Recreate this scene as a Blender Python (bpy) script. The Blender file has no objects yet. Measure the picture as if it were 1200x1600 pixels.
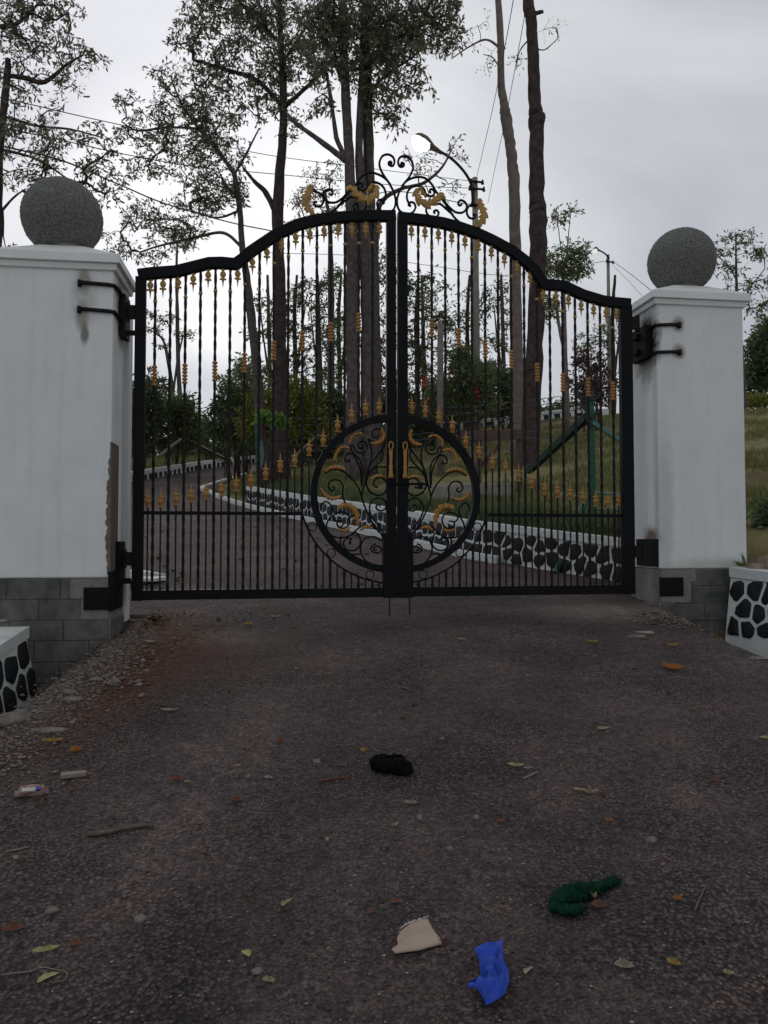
import bpy, math, random
import numpy as np
from mathutils import Vector, Matrix, noise
R = math.radians
sc = bpy.context.scene
# ---------------------------------------------------------------- camera
CH = 1.62                      # eye height above the ground under it
PITCH = R(2.15)
cam_d = bpy.data.cameras.new('camera'); cam = bpy.data.objects.new('camera', cam_d)
sc.collection.objects.link(cam)
cam.location = (0, 0, CH); cam.rotation_euler = (R(90) + PITCH, 0, 0)
cam_d.sensor_fit = 'HORIZONTAL'; cam_d.sensor_width = 36; cam_d.lens = 36
cam_d.clip_start = .05; cam_d.clip_end = 6000
sc.camera = cam
# ---------------------------------------------------------------- sky and light (overcast evening)
SUN_AZ, SUN_EL = R(-15), R(27)      # azimuth from +Y towards +X
w = bpy.data.worlds.new('World'); sc.world = w; w.use_nodes = True
nt = w.node_tree; N = nt.nodes; L = nt.links; N.clear()
out = N.new('ShaderNodeOutputWorld'); bg = N.new('ShaderNodeBackground')
sky = N.new('ShaderNodeTexSky'); sky.sky_type = 'NISHITA'; sky.sun_disc = False
sky.sun_elevation = SUN_EL; sky.sun_rotation = SUN_AZ
skm = N.new('ShaderNodeVectorMath'); skm.operation = 'SCALE'; skm.inputs['Scale'].default_value = .08
L.new(sky.outputs[0], skm.inputs[0])
tc = N.new('ShaderNodeTexCoord')
sep = N.new('ShaderNodeSeparateXYZ'); L.new(tc.outputs['Generated'], sep.inputs[0])
def wm(op, a, b=None, c=None):
    n = N.new('ShaderNodeMath'); n.operation = op
    for i, x in enumerate((a, b, c)):
        if x is None: continue
        if isinstance(x, (int, float)): n.inputs[i].default_value = x
        else: L.new(x, n.inputs[i])
    return n.outputs[0]
zz = wm('ADD', wm('MAXIMUM', sep.outputs[2], 0.0), .22)
cx = wm('DIVIDE', sep.outputs[0], zz); cy = wm('DIVIDE', sep.outputs[1], zz)
cmb = N.new('ShaderNodeCombineXYZ'); L.new(cx, cmb.inputs[0]); L.new(cy, cmb.inputs[1])
ns = N.new('ShaderNodeTexNoise'); ns.inputs['Scale'].default_value = .85; ns.inputs['Detail'].default_value = 6
ns.inputs['Roughness'].default_value = .5; ns.inputs['Distortion'].default_value = .7
L.new(cmb.outputs[0], ns.inputs['Vector'])
rp = N.new('ShaderNodeValToRGB'); L.new(ns.outputs[0], rp.inputs[0])
rp.color_ramp.elements[0].position = .38; rp.color_ramp.elements[0].color = (.48, .495, .545, 1)
rp.color_ramp.elements[1].position = .60; rp.color_ramp.elements[1].color = (.75, .765, .785, 1)
# brighter cloud round the hidden sun
sd = (math.sin(SUN_AZ) * math.cos(SUN_EL), math.cos(SUN_AZ) * math.cos(SUN_EL), math.sin(SUN_EL))
dt = N.new('ShaderNodeVectorMath'); dt.operation = 'DOT_PRODUCT'; L.new(tc.outputs['Generated'], dt.inputs[0])
dt.inputs[1].default_value = sd
glow = wm('POWER', wm('MAXIMUM', dt.outputs['Value'], 0.0), 17)
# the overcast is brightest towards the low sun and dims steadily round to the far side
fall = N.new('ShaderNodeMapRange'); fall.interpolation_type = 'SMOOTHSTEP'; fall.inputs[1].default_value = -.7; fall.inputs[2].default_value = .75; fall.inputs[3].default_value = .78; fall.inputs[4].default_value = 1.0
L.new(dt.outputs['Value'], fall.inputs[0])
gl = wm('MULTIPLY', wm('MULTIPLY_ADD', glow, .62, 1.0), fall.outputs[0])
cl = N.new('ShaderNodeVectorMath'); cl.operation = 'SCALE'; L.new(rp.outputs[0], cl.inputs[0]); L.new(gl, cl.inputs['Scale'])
mx = N.new('ShaderNodeMix'); mx.data_type = 'RGBA'; mx.inputs[0].default_value = .9
# a low blue-grey cloud bank lies along the left-hand horizon
def mrange(src, a, b):
    q = N.new('ShaderNodeMapRange'); q.interpolation_type = 'SMOOTHSTEP'; q.inputs[1].default_value = a; q.inputs[2].default_value = b; L.new(src, q.inputs[0]); return q.outputs[0]
zn = wm('MULTIPLY_ADD', ns.outputs[0], .10, wm('SUBTRACT', sep.outputs[2], .05))
bank = wm('MULTIPLY', mrange(zn, .265, .20), mrange(sep.outputs[0], .02, -.16))
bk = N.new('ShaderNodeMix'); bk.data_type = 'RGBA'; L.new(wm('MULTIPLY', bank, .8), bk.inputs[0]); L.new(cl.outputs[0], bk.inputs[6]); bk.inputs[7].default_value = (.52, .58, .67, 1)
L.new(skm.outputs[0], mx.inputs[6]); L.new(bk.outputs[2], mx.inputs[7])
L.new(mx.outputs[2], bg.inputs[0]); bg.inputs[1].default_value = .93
L.new(bg.outputs[0], out.inputs[0])
sun_d = bpy.data.lights.new('sun', 'SUN'); sun_d.energy = .5; sun_d.angle = R(25); sun_d.color = (1, .96, .9)
sun = bpy.data.objects.new('sun', sun_d); sc.collection.objects.link(sun)
sun.rotation_euler = Vector(sd).to_track_quat('Z', 'Y').to_euler(); sun.location = (-5, 10, 20)
sc.view_settings.view_transform = 'Standard'; sc.view_settings.look = 'None'
sc.view_settings.exposure = 0; sc.view_settings.gamma = 1; sc.view_settings.use_curve_mapping = False
sc.render.engine = 'CYCLES'
sc.cycles.max_bounces = 6; sc.cycles.diffuse_bounces = 3; sc.cycles.glossy_bounces = 2
sc.cycles.transparent_max_bounces = 8

# ---------------------------------------------------------------- geometry helpers
def P(px, py, Y):
    """world point at distance Y that the photograph shows at pixel (px,py) of 1200x1600"""
    u = (px - 600) / 1200; v = (800 - py) / 1200
    dy = math.cos(PITCH) - v * math.sin(PITCH); dz = math.sin(PITCH) + v * math.cos(PITCH)
    k = Y / dy
    return Vector((u * k, Y, CH + dz * k))
def ray(px, py):
    u = (px - 600) / 1200; v = (800 - py) / 1200
    return Vector((u, math.cos(PITCH) - v * math.sin(PITCH), math.sin(PITCH) + v * math.cos(PITCH)))

class MB:
    def __init__(s): s.v = []; s.f = []
    def add(s, vs, fs):
        b = len(s.v); s.v += [tuple(x) for x in vs]; s.f += [tuple(i + b for i in f) for f in fs]
    def box(s, c, h, M=None):
        vs = [Vector((x * h[0], y * h[1], z * h[2])) for x in (-1, 1) for y in (-1, 1) for z in (-1, 1)]
        if M is not None: vs = [M @ v for v in vs]
        c = Vector(c); s.add([v + c for v in vs], [(0, 1, 3, 2), (4, 6, 7, 5), (0, 4, 5, 1), (2, 3, 7, 6), (0, 2, 6, 4), (1, 5, 7, 3)])
    def bar(s, a, b, wd, hd=None, up=(0, 0, 1)):
        a = Vector(a); b = Vector(b); d = b - a; x = d.normalized(); u = Vector(up)
        y = u.cross(x)
        if y.length < 1e-4: y = Vector((0, 1, 0)).cross(x)
        y.normalize(); z = x.cross(y)
        M = Matrix((x, y, z)).transposed()
        s.box((a + b) / 2, (d.length / 2, wd / 2, (hd or wd) / 2), M)
    def tube(s, pts, r, n=6, cap=True, flat=1.0):
        pts = [Vector(p) for p in pts]; m = len(pts)
        rs = r if isinstance(r, (list, tuple)) else [r] * m
        t0 = (pts[1] - pts[0]).normalized()
        a = Vector((0, 1, 0)) if abs(t0.y) < .9 else Vector((1, 0, 0))
        nrm = (a - t0 * a.dot(t0)).normalized(); vs = []; fs = []
        for i, p in enumerate(pts):
            t = (pts[min(i + 1, m - 1)] - pts[max(i - 1, 0)])
            if t.length < 1e-9: t = t0
            t = t.normalized(); nrm = nrm - t * nrm.dot(t)
            nrm = nrm.normalized() if nrm.length > 1e-6 else t.orthogonal().normalized()
            bn = t.cross(nrm)
            for k in range(n):
                q = 2 * math.pi * k / n
                vs.append(p + nrm * (math.cos(q) * rs[i] * flat) + bn * (math.sin(q) * rs[i]))
        for i in range(m - 1):
            for k in range(n):
                k2 = (k + 1) % n; fs.append((i * n + k, i * n + k2, (i + 1) * n + k2, (i + 1) * n + k))
        if cap:
            fs.append(tuple(range(n - 1, -1, -1))); fs.append(tuple((m - 1) * n + k for k in range(n)))
        s.add(vs, fs)
    def lathe(s, prof, c=(0, 0, 0), n=10, sy=1.0, up=1):
        c = Vector(c); vs = []; fs = []; m = len(prof)
        for (r, z) in prof:
            for k in range(n):
                q = 2 * math.pi * k / n; vs.append(c + Vector((r * math.cos(q), r * math.sin(q) * sy, z * up)))
        for i in range(m - 1):
            for k in range(n):
                k2 = (k + 1) % n; fs.append((i * n + k, i * n + k2, (i + 1) * n + k2, (i + 1) * n + k))
        fs.append(tuple(range(n - 1, -1, -1))); fs.append(tuple((m - 1) * n + k for k in range(n)))
        s.add(vs, fs)
    def mesh(s, name, mat, smooth=False):
        me = bpy.data.meshes.new(name); me.from_pydata(s.v, [], s.f)
        if mat: me.materials.append(mat)
        if smooth: me.polygons.foreach_set('use_smooth', [True] * len(me.polygons))
        me.update(); return me
    def build(s, name, mat, parent=None, smooth=False, loc=None):
        return link(name, s.mesh(name, mat, smooth), parent, loc)
def link(name, me, parent=None, loc=None):
    o = bpy.data.objects.new(name, me); sc.collection.objects.link(o)
    if parent: o.parent = parent
    if loc is not None: o.location = loc
    return o
def thing(name, label, cat, loc=(0, 0, 0), rz=0, group=None):
    o = bpy.data.objects.new(name, None); sc.collection.objects.link(o); o.empty_display_size = .2
    o.location = loc; o.rotation_euler = (0, 0, rz); return tag(o, label, cat, group)
def tag(o, label=None, cat=None, group=None, kind=None):
    if label: o['label'] = label
    if cat: o['category'] = cat
    if group: o['group'] = group
    if kind: o['kind'] = kind
    return o
def catmull(pts, k=6):
    pts = [Vector(p) for p in pts]; o = []
    q = [pts[0] * 2 - pts[1]] + pts + [pts[-1] * 2 - pts[-2]]
    for i in range(1, len(q) - 2):
        for j in range(k):
            t = j / k; a, b, c, d = q[i - 1:i + 3]
            o.append(.5 * ((2 * b) + (c - a) * t + (2 * a - 5 * b + 4 * c - d) * t * t + (3 * b - a - 3 * c + d) * t ** 3))
    o.append(pts[-1]); return o
def npmesh(name, V, F, mat, smooth=False):
    """fast mesh from numpy vertices and equal-sized faces"""
    me = bpy.data.meshes.new(name); V = np.asarray(V, np.float32); F = np.asarray(F, np.int32)
    nf, k = F.shape
    me.vertices.add(len(V)); me.vertices.foreach_set('co', V.ravel())
    me.loops.add(nf * k); me.loops.foreach_set('vertex_index', F.ravel())
    me.polygons.add(nf); me.polygons.foreach_set('loop_start', np.arange(0, nf * k, k, dtype=np.int32))
    me.polygons.foreach_set('loop_total', np.full(nf, k, np.int32))
    if smooth: me.polygons.foreach_set('use_smooth', np.ones(nf, bool))
    me.update(calc_edges=True); me.materials.append(mat); return me
def interp(x, tab):
    if x <= tab[0][0]: return tab[0][1]
    for (a, fa), (b, fb) in zip(tab, tab[1:]):
        if x <= b: return fa + (fb - fa) * (x - a) / (b - a)
    return tab[-1][1]
def sstep(a, b, x):
    t = min(1, max(0, (x - a) / (b - a))); return t * t * (3 - 2 * t)

# ---------------------------------------------------------------- materials
def mat(name, col, rough=.8, spec=.3, metal=0, var=None, vscale=3, bump=None, emit=None, vdetail=5):
    """col: base colour; var: second colour mixed by noise; bump: list of (kind, scale, distance_m)"""
    m = bpy.data.materials.new(name); m.use_nodes = True; t = m.node_tree; n = t.nodes; l = t.links
    b = n['Principled BSDF']; b.inputs['Roughness'].default_value = rough
    b.inputs['Specular IOR Level'].default_value = spec; b.inputs['Metallic'].default_value = metal
    c = n.new('ShaderNodeTexCoord'); src = c.outputs['Object']
    if var is None: b.inputs['Base Color'].default_value = (*col, 1)
    else:
        no = n.new('ShaderNodeTexNoise'); no.inputs['Scale'].default_value = vscale; no.inputs['Detail'].default_value = vdetail
        no.inputs['Roughness'].default_value = .65
        l.new(src, no.inputs['Vector']); r = n.new('ShaderNodeValToRGB'); l.new(no.outputs[0], r.inputs[0])
        r.color_ramp.elements[0].position = .34; r.color_ramp.elements[0].color = (*col, 1)
        r.color_ramp.elements[1].position = .68; r.color_ramp.elements[1].color = (*var, 1)
        l.new(r.outputs[0], b.inputs['Base Color'])
    prev = None
    for (kind, scale, dist) in (bump or []):
        if kind == 'n':
            x = n.new('ShaderNodeTexNoise'); x.inputs['Detail'].default_value = 5; o = x.outputs[0]
        else:
            x = n.new('ShaderNodeTexVoronoi'); o = x.outputs['Distance']
        x.inputs['Scale'].default_value = scale; l.new(src, x.inputs['Vector'])
        bp = n.new('ShaderNodeBump'); bp.inputs['Distance'].default_value = dist; bp.inputs['Strength'].default_value = 1
        l.new(o, bp.inputs['Height'])
        if kind == 'v': bp.invert = True
        if prev: l.new(prev, bp.inputs['Normal'])
        prev = bp.outputs[0]
    if prev: l.new(prev, b.inputs['Normal'])
    if emit:
        b.inputs['Emission Color'].default_value = (*emit[0], 1); b.inputs['Emission Strength'].default_value = emit[1]
    return m
def mixnode(m, fac, colB):
    """mix colB over whatever feeds the base colour, by fac socket"""
    t = m.node_tree; n = t.nodes; l = t.links; b = n['Principled BSDF']; s = b.inputs['Base Color']
    mx = n.new('ShaderNodeMix'); mx.data_type = 'RGBA'
    if s.is_linked: l.new(s.links[0].from_socket, mx.inputs[6])
    else: mx.inputs[6].default_value = s.default_value
    mx.inputs[7].default_value = (*colB, 1); l.new(fac, mx.inputs[0]); l.new(mx.outputs[2], s)
def leafmat(name, a, b, trans=.3):
    m = bpy.data.materials.new(name); m.use_nodes = True; t = m.node_tree; n = t.nodes; l = t.links; n.clear()
    o = n.new('ShaderNodeOutputMaterial'); g = n.new('ShaderNodeNewGeometry'); r = n.new('ShaderNodeValToRGB')
    l.new(g.outputs['Random Per Island'], r.inputs[0])
    r.color_ramp.elements[0].color = (*a, 1); r.color_ramp.elements[1].color = (*b, 1)
    d = n.new('ShaderNodeBsdfPrincipled'); d.inputs['Roughness'].default_value = .55; d.inputs['Specular IOR Level'].default_value = .3
    tr = n.new('ShaderNodeBsdfTranslucent'); mx = n.new('ShaderNodeMixShader'); mx.inputs[0].default_value = trans
    l.new(r.outputs[0], d.inputs['Base Color']); l.new(r.outputs[0], tr.inputs[0])
    l.new(d.outputs[0], mx.inputs[1]); l.new(tr.outputs[0], mx.inputs[2]); l.new(mx.outputs[0], o.inputs[0]); return m

IRON = mat('black_gate_paint', (.003, .0034, .005), .5, .13, var=(.006, .0065, .009), vscale=6)
IRON2 = mat('dark_iron', (.006, .005, .005), .6, .22, var=(.018, .011, .009), vscale=30)
GOLD = mat('gold_paint', (.28, .12, .028), .45, .5, .25, var=(.44, .23, .05), vscale=60, bump=[('n', 90, .002)])
GOLDD = mat('antique_gold_paint', (.30, .17, .05), .45, .5, .2, var=(.50, .30, .08), vscale=20, bump=[('n', 60, .003)])
SOOT = mat('soot_black_steel', (.006, .006, .007), .8, .2, bump=[('n', 60, .002)])
STONE_B = mat('grey_green_base_stone', (.060, .066, .058), .75, .3, var=(.155, .155, .135), vscale=6, bump=[('n', 40, .004), ('n', 160, .001)])
MORTAR = mat('grey_mortar', (.17, .165, .15), .95, .1, var=(.25, .24, .22), vscale=14, bump=[('n', 60, .004)])
WHITE_W = mat('white_wall_paint', (.58, .60, .58), .8, .2, var=(.70, .71, .69), vscale=7, bump=[('n', 22, .008), ('n', 90, .002)])
BLACK_S = mat('black_painted_stone', (.010, .012, .014), .65, .22, var=(.024, .025, .027), vscale=12, bump=[('n', 18, .012), ('n', 90, .003)])
BALL = mat('dark_textured_stone', (.075, .078, .075), .85, .2, var=(.22, .22, .20), vscale=55, bump=[('n', 120, .003)])
BARK = mat('grey_bark', (.055, .045, .042), .95, .1, var=(.15, .128, .118), vscale=11, vdetail=10, bump=[('n', 30, .009)])
BARKD = mat('dark_brown_bark', (.035, .026, .024), .95, .1, var=(.095, .072, .066), vscale=7, vdetail=8, bump=[('n', 28, .009)])
BARKP = mat('pale_bark', (.14, .115, .10), .95, .1, var=(.24, .20, .18), vscale=6, bump=[('n', 26, .01)])
CONC = mat('weathered_concrete', (.20, .185, .165), .9, .2, var=(.30, .28, .25), vscale=6, bump=[('n', 50, .003)])
WOOD = mat('weathered_brown_wood', (.075, .050, .042), .85, .2, var=(.13, .09, .075), vscale=11, bump=[('n', 40, .004)])
GREEN = mat('green_post_paint', (.012, .075, .045), .55, .4, var=(.02, .11, .07), vscale=6)
DKGREEN = mat('dark_green_paint', (.008, .03, .02), .6, .3)
TEALP = mat('faded_teal_paint', (.10, .22, .20), .6, .3)
CABLE = mat('weathered_grey_cable', (.06, .06, .065), .7, .3)
LEAF_D = leafmat('olive_brown_leaves', (.115, .11, .075), (.27, .26, .18), .5)
LEAF_G = leafmat('dark_green_leaves', (.055, .080, .036), (.155, .205, .095), .4)
LEAF_M = leafmat('mid_green_leaves', (.08, .115, .042), (.20, .25, .11), .4)
LEAF_Y = leafmat('yellow_green_leaves', (.10, .12, .02), (.25, .24, .05))
LEAF_R = leafmat('dark_red_leaves', (.065, .045, .035), (.15, .085, .065))
LEAF_L = leafmat('bright_lime_leaves', (.12, .22, .04), (.2, .34, .07))
GRASS = leafmat('grass_blades', (.10, .12, .035), (.24, .23, .09), .35)

# white plaster with rust, soot and grime that sit where they are on the pillars
def plaster(name, stains):
    m = mat(name, (.70, .72, .715), .85, .2, var=(.78, .80, .79), vscale=2.2, bump=[('n', 3, .01), ('n', 160, .0012)])
    t = m.node_tree; n = t.nodes; l = t.links
    def math_(op, a, b=0.0):
        q = n.new('ShaderNodeMath'); q.operation = op; q.use_clamp = op in ('SUBTRACT', 'MULTIPLY') and False
        for i, x in enumerate((a, b)):
            if isinstance(x, (int, float)): q.inputs[i].default_value = x
            else: l.new(x, q.inputs[i])
        return q.outputs[0]
    c = n.new('ShaderNodeTexCoord')
    no = n.new('ShaderNodeTexNoise'); no.inputs['Scale'].default_value = 11; no.inputs['Detail'].default_value = 6; l.new(c.outputs['Object'], no.inputs['Vector'])
    # faint rain streaks
    mp = n.new('ShaderNodeMapping'); mp.inputs['Scale'].default_value = (9, 9, .6); l.new(c.outputs['Object'], mp.inputs[0])
    st = n.new('ShaderNodeTexNoise'); st.inputs['Scale'].default_value = 1.6; st.inputs['Detail'].default_value = 4; l.new(mp.outputs[0], st.inputs['Vector'])
    f = n.new('ShaderNodeMapRange'); f.inputs[1].default_value = .5; f.inputs[2].default_value = .8; f.inputs[4].default_value = .35; l.new(st.outputs[0], f.inputs[0])
    mixnode(m, f.outputs[0], (.55, .56, .52))
    for (cen, rad, colr, amt) in stains:
        sb = n.new('ShaderNodeVectorMath'); sb.operation = 'SUBTRACT'; l.new(c.outputs['Object'], sb.inputs[0]); sb.inputs[1].default_value = cen
        dv = n.new('ShaderNodeVectorMath'); dv.operation = 'DIVIDE'; l.new(sb.outputs[0], dv.inputs[0]); dv.inputs[1].default_value = rad
        ln = n.new('ShaderNodeVectorMath'); ln.operation = 'LENGTH'; l.new(dv.outputs[0], ln.inputs[0])
        v = math_('ADD', ln.outputs['Value'], math_('MULTIPLY', no.outputs[0], .9))
        q = n.new('ShaderNodeMapRange'); q.inputs[1].default_value = 1.7; q.inputs[2].default_value = 1.0; q.inputs[4].default_value = amt; l.new(v, q.inputs[0])
        mixnode(m, q.outputs[0], colr)
    return m

# ---------------------------------------------------------------- the lie of the land
RZ = [(-60, -9), (0, 0), (6.2, .93), (7.2, 1.06), (8, 1.18), (24, 3.18), (40, 5.74), (52, 7.4), (75, 6.5), (130, 0), (500, -12), (3000, -25)]
def rz(Y):
    return (interp(Y - .35, RZ) + interp(Y, RZ) * 2 + interp(Y + .35, RZ)) / 4
WA = Vector((2.49, 8.0)); WB = Vector((-3.29, 18.2)); WD = (WB - WA).normalized(); WN = Vector((WD.y, -WD.x))
EDGE = [(-12, 9.5), (5.6, 3.9), (6.98, 3.08), (8.0, 2.49), (8.8, 1.88), (9.4, 1.46), (10.05, 1.01), (11.3, .41), (12.6, -.29), (15.2, -1.77), (18.2, -3.29), (21, -4.55), (23.7, -5.25), (28, -5.6), (34, -5.0), (60, -2), (140, 0)]
def ter(X, Y):
    """height of the grassed terrace right of the road"""
    q = Vector((X, Y)) - WA; s = max(0, q.dot(WN)); t = min(q.dot(WD), 24)
    s = min(s, 15 + (s - 15) * .4) if s > 15 else s
    h = .01 + .1085 * t + .2 * s + CH
    d = X - interp(Y, EDGE)
    if Y < 7.9: h -= (.3 * sstep(7.9, 7.0, Y)) * math.exp(-max(d, 0) / .8)
    if Y > 18:
        b = rz(Y) + .05; k = max(sstep(0, 2.2, d), 1 - sstep(18, 19.5, Y)); h = b + (h - b) * k
    if Y > 45: h = h + (rz(Y) - h) * sstep(45, 90, Y)
    return h
def land(X, Y):
    return ter(X, Y) if X > interp(Y, EDGE) else rz(Y)
def rough(x, y, s, a):
    return noise.noise(Vector((x * s, y * s, 3.1))) * a
def apron(X, Y):
    """road surface, with the shoulder falling away at the right-hand pillar"""
    h = rz(Y)
    if Y < 8: h -= .30 * sstep(2.42, 3.1, X) * sstep(5.0, 6.4, Y) + .10 * sstep(2.6, 3.4, X)
    h -= .10 * sstep(-1.95, -2.35, X) * (1 if Y < 6.6 else 0)
    return h
def hit(px, py):
    d = ray(px, py); Y = 4.0
    for _ in range(60):
        X = d.x / d.y * Y; zr = CH + d.z / d.y * Y; e = zr - apron(X, Y)
        Y += e * 2.0 if d.z < -.05 else e
        Y = max(1.2, min(Y, 60))
    return Vector((d.x / d.y * Y, Y, apron(d.x / d.y * Y, Y)))

# ---------------------------------------------------------------- ground, road
def asphalt():
    m = bpy.data.materials.new('old_asphalt'); m.use_nodes = True; t = m.node_tree; n = t.nodes; l = t.links
    b = n['Principled BSDF']; b.inputs['Roughness'].default_value = .82; b.inputs['Specular IOR Level'].default_value = .3
    c = n.new('ShaderNodeTexCoord').outputs['Object']
    def nz(s, d=6, r=.6):
        x = n.new('ShaderNodeTexNoise'); x.inputs['Scale'].default_value = s; x.inputs['Detail'].default_value = d; x.inputs['Roughness'].default_value = r
        l.new(c, x.inputs['Vector']); return x.outputs[0]
    def ramp(src, p0, c0, p1, c1):
        r = n.new('ShaderNodeValToRGB'); l.new(src, r.inputs[0]); e = r.color_ramp.elements
        e[0].position = p0; e[0].color = (*c0, 1); e[1].position = p1; e[1].color = (*c1, 1); return r.outputs[0]
    def mix(f, a, bb, ty='MIX'):
        x = n.new('ShaderNodeMix'); x.data_type = 'RGBA'; x.blend_type = ty
        if isinstance(f, float): x.inputs[0].default_value = f
        else: l.new(f, x.inputs[0])
        for i, q in ((6, a), (7, bb)):
            if isinstance(q, tuple): x.inputs[i].default_value = (*q, 1)
            else: l.new(q, x.inputs[i])
        return x.outputs[2]
    base = ramp(nz(.9), .35, (.115, .093, .090), .7, (.205, .163, .155))
    vo = n.new('ShaderNodeTexVoronoi'); vo.inputs['Scale'].default_value = 125; l.new(c, vo.inputs['Vector'])
    sepc = n.new('ShaderNodeSeparateColor'); l.new(vo.outputs['Color'], sepc.inputs[0])
    chips = ramp(sepc.outputs[0], .0, (.62, .62, .62), 1.0, (1.45, 1.40, 1.38))
    col = mix(1.0, base, chips, 'MULTIPLY')
    fine = ramp(nz(45, 4, .7), .35, (.6, .6, .6), .7, (1.45, 1.42, 1.4)); col = mix(1.0, col, fine, 'MULTIPLY')
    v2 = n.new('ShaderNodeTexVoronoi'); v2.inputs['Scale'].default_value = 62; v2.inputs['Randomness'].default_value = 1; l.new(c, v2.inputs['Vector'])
    tar_shade = ramp(v2.outputs['Distance'], .22, (1.22, 1.2, 1.2), .62, (.34, .33, .34)); worn = ramp(nz(1.3, 5, .6), .40, (.25, .25, .25), .60, (1, 1, 1))  # dark binder between the grains, with crevice shade painted into the colour
    col = mix(worn, col, mix(1.0, col, tar_shade, 'MULTIPLY'))
    patch_ = ramp(nz(2.1, 6, .65), .40, (.72, .75, .77), .62, (1.08, 1.0, 1.0)); col = mix(1.0, col, patch_, 'MULTIPLY')
    grit = ramp(nz(19, 5, .75), .38, (.62, .62, .63), .64, (1.28, 1.23, 1.2)); col = mix(1.0, col, grit, 'MULTIPLY')
    spark = ramp(sepc.outputs[1], .955, (0, 0, 0), .985, (1, 1, 1)); col = mix(spark, col, (.13, .12, .115))
    dust = ramp(nz(3.2, 8, .7), .53, (0, 0, 0), .82, (.4, .4, .4)); col = mix(dust, col, (.115, .09, .078))
    at = n.new('ShaderNodeAttribute'); at.attribute_name = 'soil'
    br = n.new('ShaderNodeMath'); br.operation = 'MULTIPLY_ADD'; l.new(nz(9, 8, .8), br.inputs[0]); br.inputs[1].default_value = 2.2; br.inputs[2].default_value = -1.25
    ad = n.new('ShaderNodeMath'); ad.operation = 'ADD'; ad.use_clamp = True; l.new(br.outputs[0], ad.inputs[0])
    sc2 = n.new('ShaderNodeMath'); sc2.operation = 'MULTIPLY'; l.new(at.outputs['Fac'], sc2.inputs[0]); sc2.inputs[1].default_value = 1.25
    l.new(sc2.outputs[0], ad.inputs[1])
    gt = n.new('ShaderNodeMath'); gt.operation = 'MULTIPLY'; l.new(ad.outputs[0], gt.inputs[0]); l.new(at.outputs['Fac'], gt.inputs[1]); gt.use_clamp = True
    col = mix(gt.outputs[0], col, ramp(nz(30, 6), .3, (.055, .022, .013), .75, (.18, .068, .036)))
    a2 = n.new('ShaderNodeAttribute'); a2.attribute_name = 'cement'
    g2 = n.new('ShaderNodeMath'); g2.operation = 'MULTIPLY'; l.new(a2.outputs['Fac'], g2.inputs[0]); l.new(ramp(nz(7, 8, .7), .3, (.3, .3, .3), .62, (1, 1, 1)), g2.inputs[1])
    col = mix(g2.outputs[0], col, (.34, .29, .25))
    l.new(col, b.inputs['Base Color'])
    b1 = n.new('ShaderNodeBump'); b1.invert = True; b1.inputs['Distance'].default_value = .011; b1.inputs['Strength'].default_value = .9; l.new(vo.outputs['Distance'], b1.inputs['Height'])
    b2 = n.new('ShaderNodeBump'); b2.inputs['Distance'].default_value = .028; l.new(nz(14, 8, .7), b2.inputs['Height']); l.new(b1.outputs[0], b2.inputs['Normal'])
    b3 = n.new('ShaderNodeBump'); b3.invert = True; b3.inputs['Distance'].default_value = .014; l.new(v2.outputs['Distance'], b3.inputs['Height']); l.new(b2.outputs[0], b3.inputs['Normal'])
    l.new(b3.outputs[0], b.inputs['Normal']); return m
ASPH = asphalt()
def soil_at(X, Y):
    a = math.exp(-(((X + 1.75 + .25 * (5 - Y)) / .55) ** 2)) * sstep(6.6, 5.6, Y) * sstep(2.8, 4.0, Y)
    b = math.exp(-((X + 1.85) / .35) ** 2 - ((Y - 6.3) / .6) ** 2)
    c = .5 * math.exp(-((X + .9) / .8) ** 2) * sstep(6.5, 5.5, Y) * sstep(4.0, 5.0, Y)
    d = .30 * sstep(7, 8.5, Y) * sstep(16, 11, Y)
    return min(1, a * .8 + b + c * .7 + d + .3 * math.exp(-((X - 2.6) / .3) ** 2 - ((Y - 2.8) / .6) ** 2))
def cement_at(X, Y):
    a = math.exp(-(((X - 2.0) / .55) ** 2) - ((Y - 6.75 - .1 * (X - 2)) / .32) ** 2)
    b = .9 * math.exp(-(((X + 1.98) / .16) ** 2)) * sstep(6.2, 5.8, Y) * sstep(3.6, 4.6, Y)
    return min(1, a + b + .5 * math.exp(-((X + 1.2) / .5) ** 2 - ((Y - 5.9) / .25) ** 2))
LEFT = [(-12, -2.1), (6.2, -2.1), (6.45, -2.35), (6.9, -2.42), (8, -2.45), (9.9, -3.15), (14, -6.2), (20, -9.2), (27, -9.25), (33, -8.6), (40, -6.4), (46, -2)]
def strip(name, rows, xl, xr, cols, zf, mat_, seed=0, rr=0):
    V = []; F = []
    for i, Y in enumerate(rows):
        a, b = xl(Y), xr(Y)
        for j in range(cols + 1):
            X = a + (b - a) * j / cols
            V.append((X, Y, zf(X, Y)))
    for i in range(len(rows) - 1):
        for j in range(cols):
            k = i * (cols + 1) + j; F.append((k, k + 1, k + cols + 2, k + cols + 1))
    me = npmesh(name, V, F, mat_, True); return V, me
def rz2(X, Y):
    return apron(X, Y) + rough(X, Y, 1.1, .018) + rough(X, Y, 7, .005) + rough(X, Y, 28, .0035)
rows = list(np.arange(-6, 1.6, .25)) + list(np.arange(1.6, 7.6, .03)) + list(np.arange(7.6, 12, .08)) + list(np.arange(12, 46, .3))
xr0 = lambda Y: 3.75 if Y < 6.3 else interp(Y, [(6.3, 3.5), (6.9, 3.2), (7.2, 2.95)] + EDGE[3:14] + [(46, -4.0)])
def xl0(Y): return interp(Y, LEFT) + (rough(3, Y, 3, .14) + rough(9, Y, 11, .05) if Y < 6.6 else 0)
V, me = strip('road', rows, xl0, xr0, 170, rz2, ASPH)
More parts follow.
